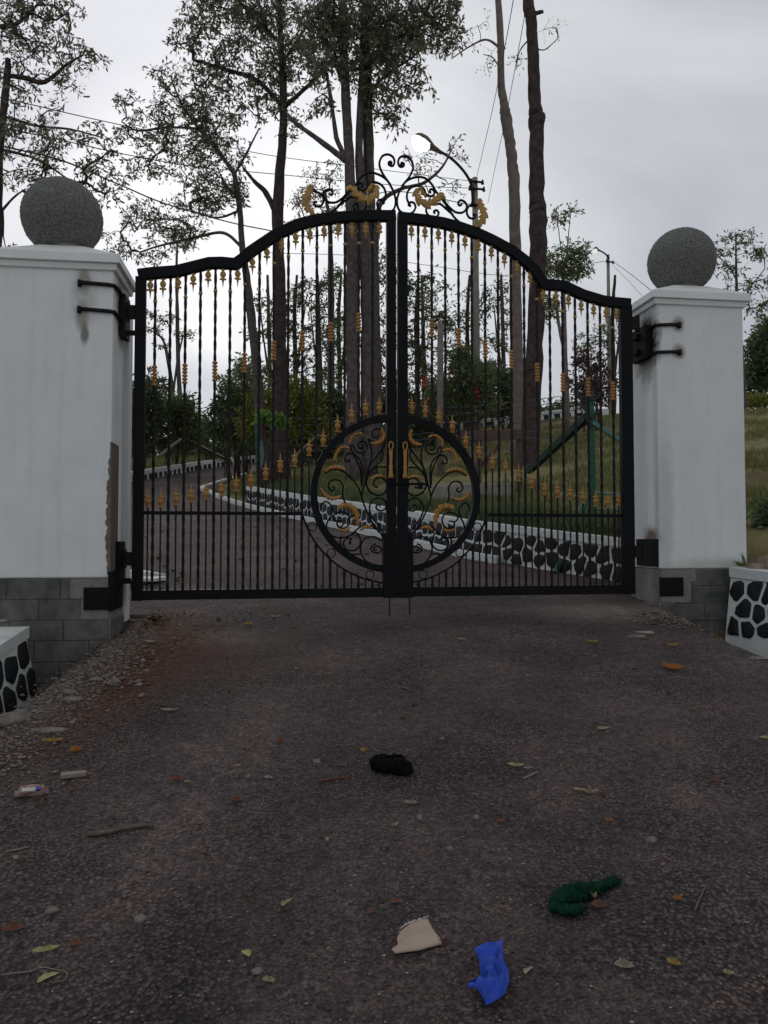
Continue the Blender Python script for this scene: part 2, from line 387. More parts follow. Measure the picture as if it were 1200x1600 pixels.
for nm, fn in (('soil', soil_at), ('cement', cement_at)):
    a = me.attributes.new(nm, 'FLOAT', 'POINT'); a.data.foreach_set('value', [fn(v[0], v[1]) for v in V])
tag(link('road', me), kind='structure')
# grass and earth
GRND = mat('grass_and_earth', (.14, .145, .05), .95, .1, var=(.24, .21, .11), vscale=1.3, vdetail=9, bump=[('n', 8, .05), ('n', 40, .02)])
t_ = GRND.node_tree; nn = t_.nodes.new('ShaderNodeTexNoise'); nn.inputs['Scale'].default_value = .45; nn.inputs['Detail'].default_value = 7
cc = t_.nodes.new('ShaderNodeTexCoord'); t_.links.new(cc.outputs['Object'], nn.inputs['Vector'])
mr = t_.nodes.new('ShaderNodeMapRange'); mr.inputs[1].default_value = .52; mr.inputs[2].default_value = .66; mr.inputs[4].default_value = .8
t_.links.new(nn.outputs[0], mr.inputs[0]); mixnode(GRND, mr.outputs[0], (.115, .072, .045))
EARTH = mat('dark_wet_earth', (.022, .018, .015), .95, .1, var=(.05, .038, .028), vscale=8, bump=[('n', 14, .03), ('n', 60, .01)])
ex = lambda f, n_, g: [f * (math.expm1(g * i / n_) / math.expm1(g)) for i in range(n_ + 1)]
rowsG = sorted(set([round(y, 3) for y in list(np.arange(-12, 30, .5)) + list(np.arange(30, 60, 1.5)) + [60, 65, 72, 80, 90, 105, 125, 160, 220, 320, 500, 900, 1600, 3000]]))
V = []; F = []; offs = ex(2500, 60, 9)
for Y in rowsG:
    e = interp(Y, EDGE)
    for o in offs:
        X = e + .08 + o; V.append((X, Y, (ter(X, Y) if o < 90 else interp(o, [(90, ter(e + 90, Y)), (300, -6), (2500, -25)])) - .02 + rough(X, Y, .7, .08) * sstep(0, 2, o)))
nc = len(offs)
for i in range(len(rowsG) - 1):
    for j in range(nc - 1):
        k = i * nc + j; F.append((k, k + 1, k + nc + 1, k + nc))
tag(link('terrace', npmesh('terrace', V, F, GRND, True)), kind='structure')
V = []; F = []
for Y in rowsG:
    e = interp(Y, EDGE); near = Y < 7.4
    for o in offs:
        X = e - .02 - o; base = rz(Y) - .06
        if Y < 6.6 and -2.75 < X: base -= 1.1
        elif Y < 6.6: base = min(base, .92) - .02 if Y > 4 else base
        elif X < interp(Y, LEFT) - .5: base += .08 + .05 * sstep(0, 4, interp(Y, LEFT) - X)
        else: base -= .1
        if o > 90: base = interp(o, [(90, base), (300, -6), (2500, -25)])
        V.append((X, Y, base + (rough(X, Y, .7, .06) if X < interp(Y, LEFT) - 1 else 0)))
for i in range(len(rowsG) - 1):
    for j in range(nc - 1):
        k = i * nc + j; F.append((k, k + nc, k + nc + 1, k + 1))
tag(link('ground', npmesh('ground', V, F, GRND, True)), kind='structure')
# drain beside the road on the left
V, me = strip('drain', list(np.arange(-3, 6.35, .1)), lambda Y: -2.85, lambda Y: -1.95, 12,
              lambda X, Y: .42 + .13 * (Y - 5.8) - .05 + rough(X, Y, 5, .05) + .35 * sstep(-2.25, -2.0, X), EARTH)
tag(link('drain_floor', me), kind='structure')

# ---------------------------------------------------------------- gate pillars
TH = math.atan(.131); pu = Vector((math.cos(TH), math.sin(TH), 0)); pd = Vector((-math.sin(TH), math.cos(TH), 0))
WP, DP = .85, .62
rnd = random.Random(5)
def scaly_ball(r):
    nu, nv = 120, 72; V = []; F = []; rg = random.Random(3)
    for j in range(nv + 1):
        ph = -math.pi / 2 + math.pi * j / nv
        for i in range(nu):
            th = 2 * math.pi * (i + .5 * (j % 2)) / nu
            d = Vector((math.cos(ph) * math.cos(th), math.cos(ph) * math.sin(th), math.sin(ph)))
            k = .012 * noise.voronoi(d * 17 + Vector((0, 0, d.z * 6)))[0][0] + .004 * rg.random()
            V.append(d * r * (1 - k * 3.2 + .02))
    for j in range(nv):
        for i in range(nu):
            i2 = (i + 1) % nu; F.append((j * nu + i, j * nu + i2, (j + 1) * nu + i2, (j + 1) * nu + i))
    return npmesh('stone_ball', V, F, BALL, False)
BALLM = scaly_ball(.315)
def pillar(px, Yc, side, ybot, ycap, label, stains, holes, peel):
    """px: pixel column of the inner front corner; side -1 = left pillar"""
    c = P(px, 845, Yc); zb = P(px, ybot, Yc).z; zt = P(px, ycap, Yc).z
    g = .35
    p = thing('gate_pillar', label, 'gate pillar', (c.x, c.y, g), TH)
    x0, x1 = (-WP, 0) if side < 0 else (0, WP)
    pm = plaster('white_plaster', stains(zb - g, zt - g - (.049 if side < 0 else .098)))
    b = MB(); b.box(((x0 + x1) / 2, DP / 2, (zb + zt) / 2 - g), (WP / 2, DP / 2, (zt - zb) / 2))
    sh = b.build('plaster_shaft', pm, p)
    mod = sh.modifiers.new('bevel', 'BEVEL'); mod.width = .012; mod.segments = 2
    # core behind the cladding
    b = MB(); b.box(((x0 + x1) / 2, DP / 2, (zb - g) / 2 - .002), (WP / 2 + .013, DP / 2 + .013, (zb - g) / 2)); b.build('mortar_core', MORTAR, p)
    # cap: moulding, slab, low pyramid
    def frust(name, z0, z1, o0, o1, inner=None):
        b = MB(); cxm = (x0 + x1) / 2; vs = []
        for z, o in ((z0, o0), (z1, o1)):
            hx, hy = (WP / 2 + o, DP / 2 + o) if inner is None or z == z0 else inner
            vs += [(cxm - hx, DP / 2 - hy, z), (cxm + hx, DP / 2 - hy, z), (cxm + hx, DP / 2 + hy, z), (cxm - hx, DP / 2 + hy, z)]
        b.add(vs, [(3, 2, 1, 0), (4, 5, 6, 7), (0, 1, 5, 4), (1, 2, 6, 5), (2, 3, 7, 6), (3, 0, 4, 7)])
        o = b.build(name, WHITE_P, p); mod = o.modifiers.new('bevel', 'BEVEL'); mod.width = .006; mod.segments = 2
        return o
    z = zt - g
    frust('cap_moulding', z - .05, z, .022, .030); frust('cap_slab', z, z + .075, .055, .048)
    frust('cap_pyramid', z + .075, z + .19, .042, 0, (.165, .165))
    o = link('stone_ball', BALLM, p, ((x0 + x1) / 2 - (.05 if side < 0 else 0), DP / 2, z + .19 + .285)); o.rotation_euler = (.1, .05, 1.1 * side)
    m = MB(); m.lathe([(.17, -.01), (.165, .02), (.14, .045)], ((x0 + x1) / 2, DP / 2, z + .19), 24); m.build('mortar_bed', MORTAR, p)
    # stone cladding courses on the front and on the gate side
    hcrs = .157; zc = zb - g; row = 0
    while zc > -.15:
        hh = hcrs * (1 + .06 * (rnd.random() - .5)); xx = -.5 * (row % 2) * .36 - rnd.random() * .05
        while xx < WP:
            ln = .36 * (.85 + .3 * rnd.random()); a = max(0, xx); bb = min(WP, xx + ln); xx += ln
            if bb - a < .04: continue
            if side < 0: a, bb = -bb, -a
            if any(h[0] < (a + bb) / 2 < h[1] and h[2] < zc - hh / 2 - (zb - g) < h[3] for h in holes): continue
            t = .020 + rnd.random() * .006 + (.008 if row > 1 else 0)
            m = MB(); m.box(((a + bb) / 2, -t / 2, zc - hh / 2), ((bb - a) / 2 - .002, t / 2, hh / 2 - .002))
            o = m.build('stone', STONE_B, p); mod = o.modifiers.new('bevel', 'BEVEL'); mod.width = .004; mod.segments = 1
        xs = 0.0 if side > 0 else 0.0
        yy = 0
        while yy < DP and row > 1:
            ln = min(.30, DP - yy); t = .022 + rnd.random() * .006
            m = MB(); m.box((xs - side * t / 2, yy + ln / 2, zc - hh / 2), (t / 2, ln / 2 - .002, hh / 2 - .002))
            o = m.build('stone', STONE_B, p); mod = o.modifiers.new('bevel', 'BEVEL'); mod.width = .004; mod.segments = 1
            yy += ln
        zc -= hh; row += 1
    return p, zb - g, zt - g
WHITE_P = mat('white_cap_paint', (.70, .72, .71), .8, .2, var=(.78, .795, .78), vscale=4, bump=[('n', 150, .001)])
RUST = (.11, .055, .03); SOOTC = (.02, .018, .018)
def st_left(zb, zt):
    return [((-.22, 0, zt - .09), (.05, .09, .10), RUST, .6), ((-.23, 0, zt - .36), (.05, .09, .12), RUST, .55),
            ((-.21, 0, zt - .50), (.03, .05, .09), (.12, .11, .10), .8), ((-.22, 0, zt - .2), (.10, .10, .25), (.35, .34, .26), .4),
            ((0, .28, zt - .25), (.05, .16, .28), SOOTC, .9), ((0, .16, .45), (.02, .22, .75), (.13, .105, .09), .95),
            ((0, .30, .12), (.05, .26, .40), SOOTC, 1.0), ((-.01, .0, .42), (.02, .04, .5), (.13, .105, .09), .6)]
def st_right(zb, zt):
    return [((.215, 0, zt - .13), (.06, .08, .07), (.16, .14, .05), .8), ((.215, 0, zt - .38), (.06, .08, .07), (.16, .14, .05), .8),
            ((0, .20, zt - .27), (.06, .26, .30), SOOTC, 1.0), ((0, .22, zt - .50), (.05, .10, .26), (.30, .29, .26), .5),
            ((.0, .16, zb + .26), (.08, .15, .13), (.14, .07, .04), .9), ((.55, 0, zb), (.5, .1, .10), (.42, .42, .28), .5),
            ((.06, 0, zb + .55), (.09, .1, .8), (.42, .42, .38), .45)]
pl, zbl, ztl = pillar(172, 5.92, -1, 903, 414, 'left white gate pillar with two black straps and peeling plaster beside the drain', st_left, [(-.16, 0, -.25, 0)], True)
pr, zbr, ztr = pillar(1030, 6.93, 1, 889, 467, 'right white gate pillar with soot round its hinge and a small tuft of weed at its foot', st_right, [(0, .18, -.28, 0)], False)
# mortar patches where cladding is missing, black steel anchor boxes
def patch(p, x0, x1, z0, z1, y=-.016, nm='mortar_patch', m_=None, dy=.012):
    b = MB(); b.box(((x0 + x1) / 2, y, (z0 + z1) / 2), (abs(x1 - x0) / 2, dy, (z1 - z0) / 2)); return b.build(nm, m_ or MORTAR, p)
patch(pl, -.28, -.0, zbl - .155, zbl - .002); patch(pl, -.2, .0, zbl - .31, zbl - .157)
b = MB(); b.box((-.085, -.018, zbl - .155), (.095, .024, .085)); b.box((.012, .17, zbl - .10), (.016, .20, .15)); b.box((.016, .30, zbl + .12), (.014, .12, .16))
b.build('anchor_plate', SOOT, pl)
b = MB(); b.box((.004, .53, zbl + .95), (.03, .085, 1.33)); b.build('plaster_strip', WHITE_P, pl)
# ragged mortar where the plaster has flaked off the inner corner
PEEL = mat('bare_brown_render', (.12, .10, .085), .95, .1, var=(.20, .17, .15), vscale=20, bump=[('n', 40, .006)])
b = MB(); z = zbl + .02; vs = []; n_ = 44
for i in range(n_ + 1):
    zz_ = zbl + .01 + 1.04 * i / n_; wd = (.010 + .018 * math.sin(math.pi * min(1, i / n_ * 1.1)) ** .5) * (.45 + 1.0 * rnd.random()); vs += [(-wd, -.0035, zz_), (.0035, -.0035, zz_), (.0035, .26, zz_)]
b.add(vs, [q for i in range(n_) for q in ((3 * i, 3 * i + 1, 3 * i + 4, 3 * i + 3), (3 * i + 1, 3 * i + 2, 3 * i + 5, 3 * i + 4))])
b.build('bare_render', PEEL, pl)
patch(pr, 0, .33, zbr - .11, zbr - .002); patch(pr, -.0, .28, zbr - .30, zbr - .11)
patch(pr, -.021, .012, zbr - .3, zbr - .002, .26, 'mortar_patch', MORTAR, .25)
patch(pr, -.012, .21, zbr - .245, zbr - .075, -.024, 'anchor_recess', SOOT, .008)
patch(pr, -.022, -.003, zbr + .02, zbr + .27, .21, 'anchor_plate', SOOT, .20)
# strap hinges
def straps(p, side, zt, zs, xs, L_=.24):
    for z in zs:
        b = MB(); b.tube([(side * L_, -.016, z + .012), (side * .03, -.018, z), (side * .002 - side * .014, -.005, z - .002), (-side * .020, .10, z - .006), (-side * .022, .34, z - .010)], .0155, 7)
        b.box((side * L_, -.012, z + .004), (.012, .018, .026)); b.build('hinge_strap', IRON2, p, True)
straps(pl, -1, ztl, [ztl - .164, ztl - .371], 0, .25); straps(pr, 1, ztr, [ztr - .243, ztr - .493], 0, .215)
ztr -= .098; ztl -= .049
b = MB(); b.box((-.035, .22, ztr - .27), (.03, .14, .15)); b.box((-.07, .24, ztr - .2), (.03, .05, .02)); b.box((-.07, .24, ztr - .34), (.03, .05, .02)); b.build('hinge_block', SOOT, pr)
b = MB()
for dz in (-.17, -.375): b.bar((.01, .33, ztl + dz - .02), (.105, .33, ztl + dz - .02), .05, .032)
b.box((.03, .30, ztl - .28), (.02, .10, .17))
b.build('hinge_block', IRON2, pl)
b = MB()
for dz in (.26, .06): b.bar((.01, .30, zbl + dz - .1), (.10, .32, zbl + dz - .1), .05, .045)
b.build('lower_hinge_block', SOOT, pl)

# ---------------------------------------------------------------- the gate
ga = P(218, 845, 6.25); gb = P(977, 845, 7.02); GA = Vector((ga.x, ga.y)); GB = Vector((gb.x, gb.y))
GU = (GB - GA).normalized(); GN = Vector((-GU.y, GU.x)); SG = (GB - GA).length; PHI = math.atan2(GU.y, GU.x); ZG = .95
def GP(px, py):
    d = ray(px, py); d2 = Vector((d.x, d.y)); k = GN.dot(GA) / GN.dot(d2); return (d2 * k - GA).dot(GU), CH + d.z * k - ZG
SC = GP(619.5, 700)[0]          # the seam
leafs = {}
for sd_, lab in ((-1, 'left leaf of the black wrought iron gate with gold finials'), (1, 'right leaf of the black wrought iron gate carrying the drop bolt'.replace('carrying the drop bolt', 'hinged on the soot-stained pillar'))):
    A_ = GA if sd_ < 0 else GB
    leafs[sd_] = thing('gate_leaf', lab, 'gate', (A_.x, A_.y, ZG), PHI, 'leaves of the driveway gate')
def loc(sd_, s, t, y=0): return Vector((s if sd_ < 0 else s - SG, y, t))
def sweep_rect(mb, pts, hw, hy):
    """rectangular section along a polyline in the gate plane (x,z)"""
    m = len(pts); vs = []
    for i, p in enumerate(pts):
        d0 = (pts[i] - pts[i - 1]).normalized() if i else None; d1 = (pts[i + 1] - pts[i]).normalized() if i < m - 1 else None
        d = ((d0 or d1) + (d1 or d0)).normalized(); nn_ = Vector((-d.z, 0, d.x)); c = 1 / max(.6, nn_.dot(Vector((-(d1 or d0).z, 0, (d1 or d0).x))))
        for a, y in ((hw, -hy), (hw, hy), (-hw, hy), (-hw, -hy)): vs.append(p + nn_ * a * c + Vector((0, y, 0)))
    fs = [(i * 4 + k, i * 4 + (k + 1) % 4, i * 4 + 4 + (k + 1) % 4, i * 4 + 4 + k) for i in range(m - 1) for k in range(4)]
    fs += [(3, 2, 1, 0), tuple((m - 1) * 4 + k for k in range(4))]
    mb.add(vs, fs)
TOP = {-1: [(216, 430), (240, 427), (275, 424.5), (305, 417), (327, 411.5), (347, 411), (368, 413), (379, 405), (390, 395), (400, 388), (433, 366), (467, 351), (500, 343.5), (533, 340), (570, 338), (618, 338)],
       1: [(621, 340), (667, 345), (692, 349), (717, 355.5), (745, 365), (767, 375), (800, 392.5), (820, 408), (836, 424), (850, 445), (866, 446), (880, 447), (910, 461), (940, 470), (960, 473), (984, 475)]}
topst = {k: [GP(*p) for p in v] for k, v in TOP.items()}
def top_t(sd_, s): return interp(s, topst[sd_])
FULL = {-1: (240, 582), 1: (654, 959)}
NB = 16
UPF = {-1: [(232.5, 794.5), (252.6, 795), (276.5, 791), (301.6, 786), (325, 782), (349, 776), (372, 768), (395, 761), (417, 750), (439.5, 738), (462, 730), (485, 712), (508, 697), (528.5, 675), (550.7, 659), (573, 649), (593, 648)],
       1: [(645, 647), (666, 653), (687.5, 663), (708, 678), (728, 701), (749, 717), (770.7, 734), (792, 741.5), (812, 754), (832.6, 765), (852, 775), (871, 779), (892, 783), (913, 788), (931, 793), (951, 795), (967.5, 792)]}
rl = GP(487, 772); rr_ = GP(751, 772); rt = GP(619.5, 648); rb = GP(619.5, 896)
RC = Vector((SC, 0, (rt[1] + rb[1]) / 2)); RA = (rr_[0] - rl[0]) / 2; RB = (rt[1] - rb[1]) / 2
RT = .057
def ring_pt(k, th): return Vector((RC.x + (RA + k) * math.cos(th), 0, RC.z + (RB + k) * math.sin(th)))
TB = GP(619, 925)[1]; TM = GP(350, 802)[1]
fin_prof = [(.006, 0), (.018, .006), (.020, .016), (.010, .022), (.014, .030), (.027, .046), (.029, .062), (.020, .082), (.012, .090), (.026, .097), (.026, .106), (.011, .112), (.007, .135), (.0015, .178)]
b = MB(); b.lathe(fin_prof, n=12, sy=.5)
for sx in (-1, 1):
    b.lathe([(.002, -.011), (.009, -.004), (.009, .005), (.002, .011)], (sx * .023, 0, .101), 6, .8); b.lathe([(.002, -.014), (.008, -.004), (.007, .006), (.002, .012)], (sx * .018, -.008, .060), 6, .8); b.lathe([(.002, -.008), (.008, -.002), (.008, .004), (.002, .009)], (sx * .017, 0, .012), 6, .8)
b.lathe([(.002, -.02), (.008, -.004), (.007, .006), (.002, .018)], (0, -.013, .062), 6, .8); b.lathe([(.002, -.010), (.010, -.002), (.008, .004), (.002, .010)], (0, -.008, .030), 6, .8)
b.v = [(x * .88, y * .88, z * .94) for x, y, z in b.v]
FIN = b.mesh('finial', GOLD, True); FINT = FIN.copy(); FINT.materials[0] = GOLDD
b = MB(); pf = [(.009, 0)]
for i in range(6): z0 = .004 + i * .029; pf += [(.012, z0), (.022, z0 + .005), (.022, z0 + .018), (.012, z0 + .024)]
pf.append((.009, .178)); b.lathe(pf, n=10); COIL = b.mesh('bead_sleeve', GOLD, False)
b = MB(); b.lathe([(.009, -.014), (.017, -.006), (.018, .004), (.009, .012)], n=8); COL = b.mesh('collar', GOLDD, True)
def twisted(mb, s, t0, t1, hw=.0098):
    n_ = max(2, int((t1 - t0) / .032)); vs = []; fs = []
    for i in range(n_ + 1):
        z = t0 + (t1 - t0) * i / n_; a = (z * 14) % (2 * math.pi)
        for k in range(4): q = a + k * math.pi / 2 + math.pi / 4; vs.append((s.x + hw * 1.35 * math.cos(q), hw * 1.35 * math.sin(q), z))
    for i in range(n_):
        for k in range(4): fs.append((i * 4 + k, i * 4 + (k + 1) % 4, i * 4 + 4 + (k + 1) % 4, i * 4 + 4 + k))
    mb.add(vs, fs)
def col(px): return GP(px, 700)[0]
# scrollwork, traced once on one side of the seam and mirrored onto the other leaf
ZA = lambda x, y: (480 + x / 8.276, 640 + y / 8.276); ZB = lambda x, y: (480 + x / 8.276, 770 + y / 8.276); ZC = lambda x, y: (600 + x / 6.667, 200 + y / 6.667)
def spiral(c, r0, r1, a0, turns, n_=14):
    return [(c[0] + (r0 + (r1 - r0) * i / n_) * math.cos(a0 + turns * 2 * math.pi * i / n_), c[1] + (r0 + (r1 - r0) * i / n_) * math.sin(a0 + turns * 2 * math.pi * i / n_)) for i in range(n_ + 1)]
SCR = [(ZA, spiral((895, 320), 22, 122, 0, 1.5, 16)[:-1] + [(790, 400), (825, 500), (832, 620), (800, 740), (775, 860), (735, 980), (705, 1110), (715, 1170), (760, 1290), (830, 1440), (930, 1590)]),
       (ZA, [(1010, 390), (985, 480), (960, 520), (880, 620), (800, 740), (760, 860), (740, 980)]),
       (ZA, [(965, 510), (980, 590), (950, 660), (880, 730), (805, 820), (765, 930), (775, 1010), (830, 1085)]),
       (ZA, spiral((700, 470), 20, 105, 1.0, 1.35, 14) + [(560, 480), (590, 560), (660, 620), (700, 700), (715, 850), (705, 1000)]),
       (ZA, [(530, 640), (550, 660), (520, 680), (487, 650), (495, 600), (540, 565), (600, 590), (650, 680), (690, 800), (700, 960)]),
       (ZA, [(330, 990), (355, 1015), (330, 1045), (290, 1030), (273, 975), (305, 920), (370, 905), (430, 930), (465, 1000), (458, 1090), (480, 1180), (560, 1290), (640, 1420), (655, 1490)]),
       (ZA, [(225, 830), (290, 785), (380, 775), (470, 800), (540, 860), (610, 930), (665, 1020), (700, 1110)]),
       (ZA, [(915, 985), (895, 1005), (862, 975), (870, 915), (930, 880), (1000, 905), (1030, 970), (1010, 1060), (930, 1110), (840, 1080), (780, 1010), (762, 920), (800, 810), (890, 745), (1035, 745)]),
       (ZB, [(940, 180), (935, 155), (900, 160), (893, 200), (940, 233), (1000, 215), (1022, 155), (990, 90), (920, 63), (850, 90), (808, 165), (815, 260), (860, 350), (930, 430), (980, 520)]),
       (ZB, [(180, 220), (190, 150), (240, 113), (300, 150), (326, 225), (300, 310), (262, 380), (250, 450), (290, 530), (370, 575), (470, 580), (560, 545), (625, 490), (690, 440), (790, 425), (880, 455), (950, 520), (985, 610)]),
       (ZB, [(470, 395), (450, 430), (410, 445), (385, 405), (400, 365), (460, 360)]),
       (ZB, [(395, 380), (340, 330), (350, 280), (410, 250), (490, 255), (545, 310), (545, 390), (500, 450), (430, 455), (385, 410)]),
       (ZB, [(570, 640), (560, 655), (545, 640), (560, 610), (600, 620), (605, 660), (565, 585), (510, 590), (468, 650), (500, 725), (580, 750), (660, 710), (690, 630), (660, 540), (600, 500)][:4] + [(570, 590), (510, 590), (468, 650), (500, 725), (580, 750), (660, 710), (690, 630), (660, 540), (600, 500)]),
       (ZB, [(440, 560), (428, 650), (480, 740), (560, 790), (640, 795), (700, 785)]),
       (ZB, [(985, 945), (860, 930), (760, 880), (700, 790), (690, 690), (730, 605), (800, 570), (890, 575), (960, 625)]),
       (ZB, [(900, 745), (870, 740), (862, 710), (900, 690), (950, 710), (955, 750), (905, 778), (850, 765), (824, 722), (845, 680), (890, 660)]),
       (ZC, [(195, 385), (178, 380), (185, 362), (207, 372), (203, 398), (165, 402), (147, 355), (165, 308), (215, 292), (270, 318), (300, 380), (298, 440), (260, 515), (205, 585), (158, 670), (135, 760), (155, 850), (215, 890), (290, 885), (328, 830), (310, 780), (270, 776), (256, 802), (283, 815)]),
       (ZC, [(190, 600), (235, 553), (295, 522), (370, 510), (440, 530), (500, 590), (540, 660), (590, 720), (640, 790), (690, 870), (740, 940), (815, 1005)]),
       (ZC, [(270, 800), (243, 750), (240, 690), (262, 640), (310, 608), (370, 605), (418, 640), (435, 685), (480, 712), (522, 690), (517, 650), (490, 638), (474, 660), (492, 676)]),
       (ZC, [(445, 815), (440, 870), (475, 920), (535, 932), (570, 892), (550, 858), (520, 868), (530, 893)]),
       (ZC, [(600, 700), (640, 775), (690, 835), (750, 878), (820, 880), (862, 830), (848, 778), (800, 752), (772, 780), (788, 808), (812, 795)]),
       (ZC, [(530, 785), (590, 795), (650, 845), (720, 905)]),
       (ZC, [(985, 790), (930, 800), (880, 820), (862, 880), (890, 935), (940, 940), (952, 905), (922, 902)])]
GLD = [(ZA, [(545, 440), (560, 375), (610, 325), (670, 312), (740, 340)], 26, 4), (ZA, [(955, 250), (990, 330), (960, 400), (900, 435), (825, 440)], 36, 7),
       (ZA, [(345, 660), (365, 590), (400, 520), (460, 488), (550, 505)], 30, 8), (ZA, [(235, 800), (290, 760), (370, 745), (440, 760), (495, 790)], 30, 7),
       (ZA, [(168, 1015), (205, 1085), (270, 1135), (350, 1150), (440, 1120)], 30, 7), (ZA, [(825, 900), (880, 865), (950, 862), (1010, 885)], 22, 5),
       (ZB, [(400, 205), (440, 170), (520, 170), (590, 200), (630, 270), (645, 350), (652, 430)], 46, 6), (ZB, [(385, 470), (450, 490), (510, 485), (555, 440)], 26, 6),
       (ZB, [(680, 490), (730, 450), (800, 445), (855, 465)], 24, 5),
       (ZC, [(340, 640), (335, 700), (370, 765), (440, 800), (500, 780), (545, 750), (590, 705), (635, 740)], 52, 6), (ZC, [(985, 745), (1005, 820), (1035, 900), (1010, 985), (945, 1045)], 52, 6),
       (ZC, [(350, 650), (375, 640), (400, 680), (440, 730)], 26, 4)]
def acanth(mb, pts, wd, lobes):
    """thin curled leaf of cast metal: saw-toothed lobes both sides of a raised rib"""
    c = catmull(pts, 14); m = len(c); vs = []; fs = []; wd *= 1.15
    for i, p in enumerate(c):
        u = i / (m - 1); t = (c[min(i + 1, m - 1)] - c[max(i - 1, 0)]).normalized(); nn_ = Vector((-t.z, 0, t.x))
        sw = (u * lobes) % 1.0; sw2 = (u * lobes + .45) % 1.0
        env = wd * (.30 + .70 * math.sin(math.pi * min(1, u * .9 + .08)) ** .7)
        e1 = env * (.40 + .60 * sw ** .8); e2 = env * (.40 + .60 * sw2 ** .8); f1 = .010 * sw; f2 = .010 * sw2
        for k, y in ((-e1, -.004 + f1), (-e1 * .5, -.016 + f1), (0, -.012), (e2 * .5, -.016 + f2), (e2, -.004 + f2), (0, .004)): vs.append(p + nn_ * k + Vector((0, y, 0)))
    for i in range(m - 1):
        for k in range(6): fs.append((i * 6 + k, i * 6 + (k + 1) % 6, i * 6 + 6 + (k + 1) % 6, i * 6 + 6 + k))
    fs += [(5, 4, 3, 2, 1, 0), tuple((m - 1) * 6 + k for k in range(6))]
    mb.add(vs, fs)
px2m = 6.62 / 1200
for sd_ in (-1, 1):
    o_ = leafs[sd_]; f1, f2 = FULL[sd_]; s1, s2 = col(f1), col(f2); pt_ = (s2 - s1) / (NB - 1)
    # frame
    hp = (GP(210, 600)[0], GP(227, 600)[0]) if sd_ < 0 else (GP(969, 600)[0], GP(987, 600)[0]); cp = (GP(603.5, 600)[0], GP(618.3, 600)[0]) if sd_ < 0 else (GP(620.8, 600)[0], GP(636.5, 600)[0])
    for (a, bb), nm, tt in ((hp, 'hinge_stile', top_t(sd_, sum(hp) / 2) - .02), (cp, 'meeting_stile', top_t(sd_, sum(cp) / 2) - .02)):
        m = MB(); tb = TB - .045; m.box(loc(sd_, (a + bb) / 2, (tt + tb) / 2), ((bb - a) / 2, .03, (tt - tb) / 2))
        q = m.build(nm, IRON, o_); md = q.modifiers.new('bevel', 'BEVEL'); md.width = .004; md.segments = 2
    m = MB(); sweep_rect(m, [loc(sd_, s, t) for s, t in topst[sd_]], .045, .034); q = m.build('top_rail', IRON, o_); md = q.modifiers.new('bevel', 'BEVEL'); md.width = .005; md.segments = 2
    lo, hi = (hp[1], cp[0]) if sd_ < 0 else (cp[1], hp[0])
    m = MB(); m.box(loc(sd_, (lo + hi) / 2, TB), ((hi - lo) / 2 + .001, .028, .040)); m.build('bottom_rail', IRON, o_)
    ar = ring_pt(.135, math.pi + .25 * 0); xe = RC.x + sd_ * (RA + .082)
    a, bb = (hp[1], xe) if sd_ < 0 else (xe, hp[0])
    m = MB(); m.box(loc(sd_, (a + bb) / 2, TM), ((bb - a) / 2, .014, .014)); m.build('middle_rail', IRON, o_)
    # half ring
    th = [math.pi / 2 + sd_ * -1 * (.07 + (math.pi - .14) * i / 40) for i in range(41)]
    m = MB(); sweep_rect(m, [loc(sd_, *(lambda q: (q.x, q.z))(ring_pt(-RT / 2, a))) for a in th], RT / 2, .032); q = m.build('half_ring', IRON, o_)
    # thin outer arc with little rings
    tha = [(-math.pi / 2 + sd_ * (.07 + 1.26 * i / 24)) for i in range(25)]
    m = MB(); m.tube([loc(sd_, ring_pt(.088, a).x, ring_pt(.088, a).z) for a in tha], .009, 6); m.build('outer_arc', IRON, o_)
    for dg in (.30, .80, 1.17):
        q = ring_pt(.043, -math.pi / 2 + sd_ * dg); m = MB(); m.tube([loc(sd_, q.x + .036 * math.cos(a), q.z + .036 * math.sin(a)) for a in [2 * math.pi * i / 16 for i in range(17)]], .0055, 5, False); m.build('small_ring', IRON, o_)
    def cuts(s):
        """vertical spans of a bar left free by the ring"""
        dx = abs(s - RC.x); up = dn = None
        if dx < RA: up = RC.z + RB * math.sqrt(1 - (dx / RA) ** 2)
        ra2 = RA + .088
        if dx < ra2: dn = RC.z - (RB + .088) * math.sqrt(1 - (dx / ra2) ** 2)
        return up, dn
    for i in range(NB):
        s = s1 + pt_ * i; tt = top_t(sd_, s) - .03; up, dn = cuts(s); m = MB(); q = loc(sd_, s, 0)
        if up is None and dn is None: twisted(m, q, TB + .03, tt)
        else:
            twisted(m, q, (up or TM) - .01, tt)
            if dn: m2 = MB(); twisted(m2, q, TB + .03, dn + .004); m2.build('twisted_bar', IRON2, o_)
        m.build('twisted_bar', IRON2, o_)
        link('collar', COL, o_, loc(sd_, s, tt - .205))
        idx = i if sd_ < 0 else NB - 1 - i
        if idx % 2 == 0:
            yc = interp(idx, [(0, 587), (2, 584), (4, 580), (6, 567), (8, 548), (10, 533), (12, 519), (14, 504)]) if sd_ < 0 else interp(idx, [(0, 611), (2, 605), (4, 598), (6, 582), (8, 562), (10, 545), (12, 529), (14, 513)])
            c0 = GP((f1 + (f2 - f1) * i / (NB - 1)), yc)[1]; link('bead_sleeve', COIL, o_, loc(sd_, s, c0 - .089))
    tab = [GP(*p) for p in UPF[sd_]]
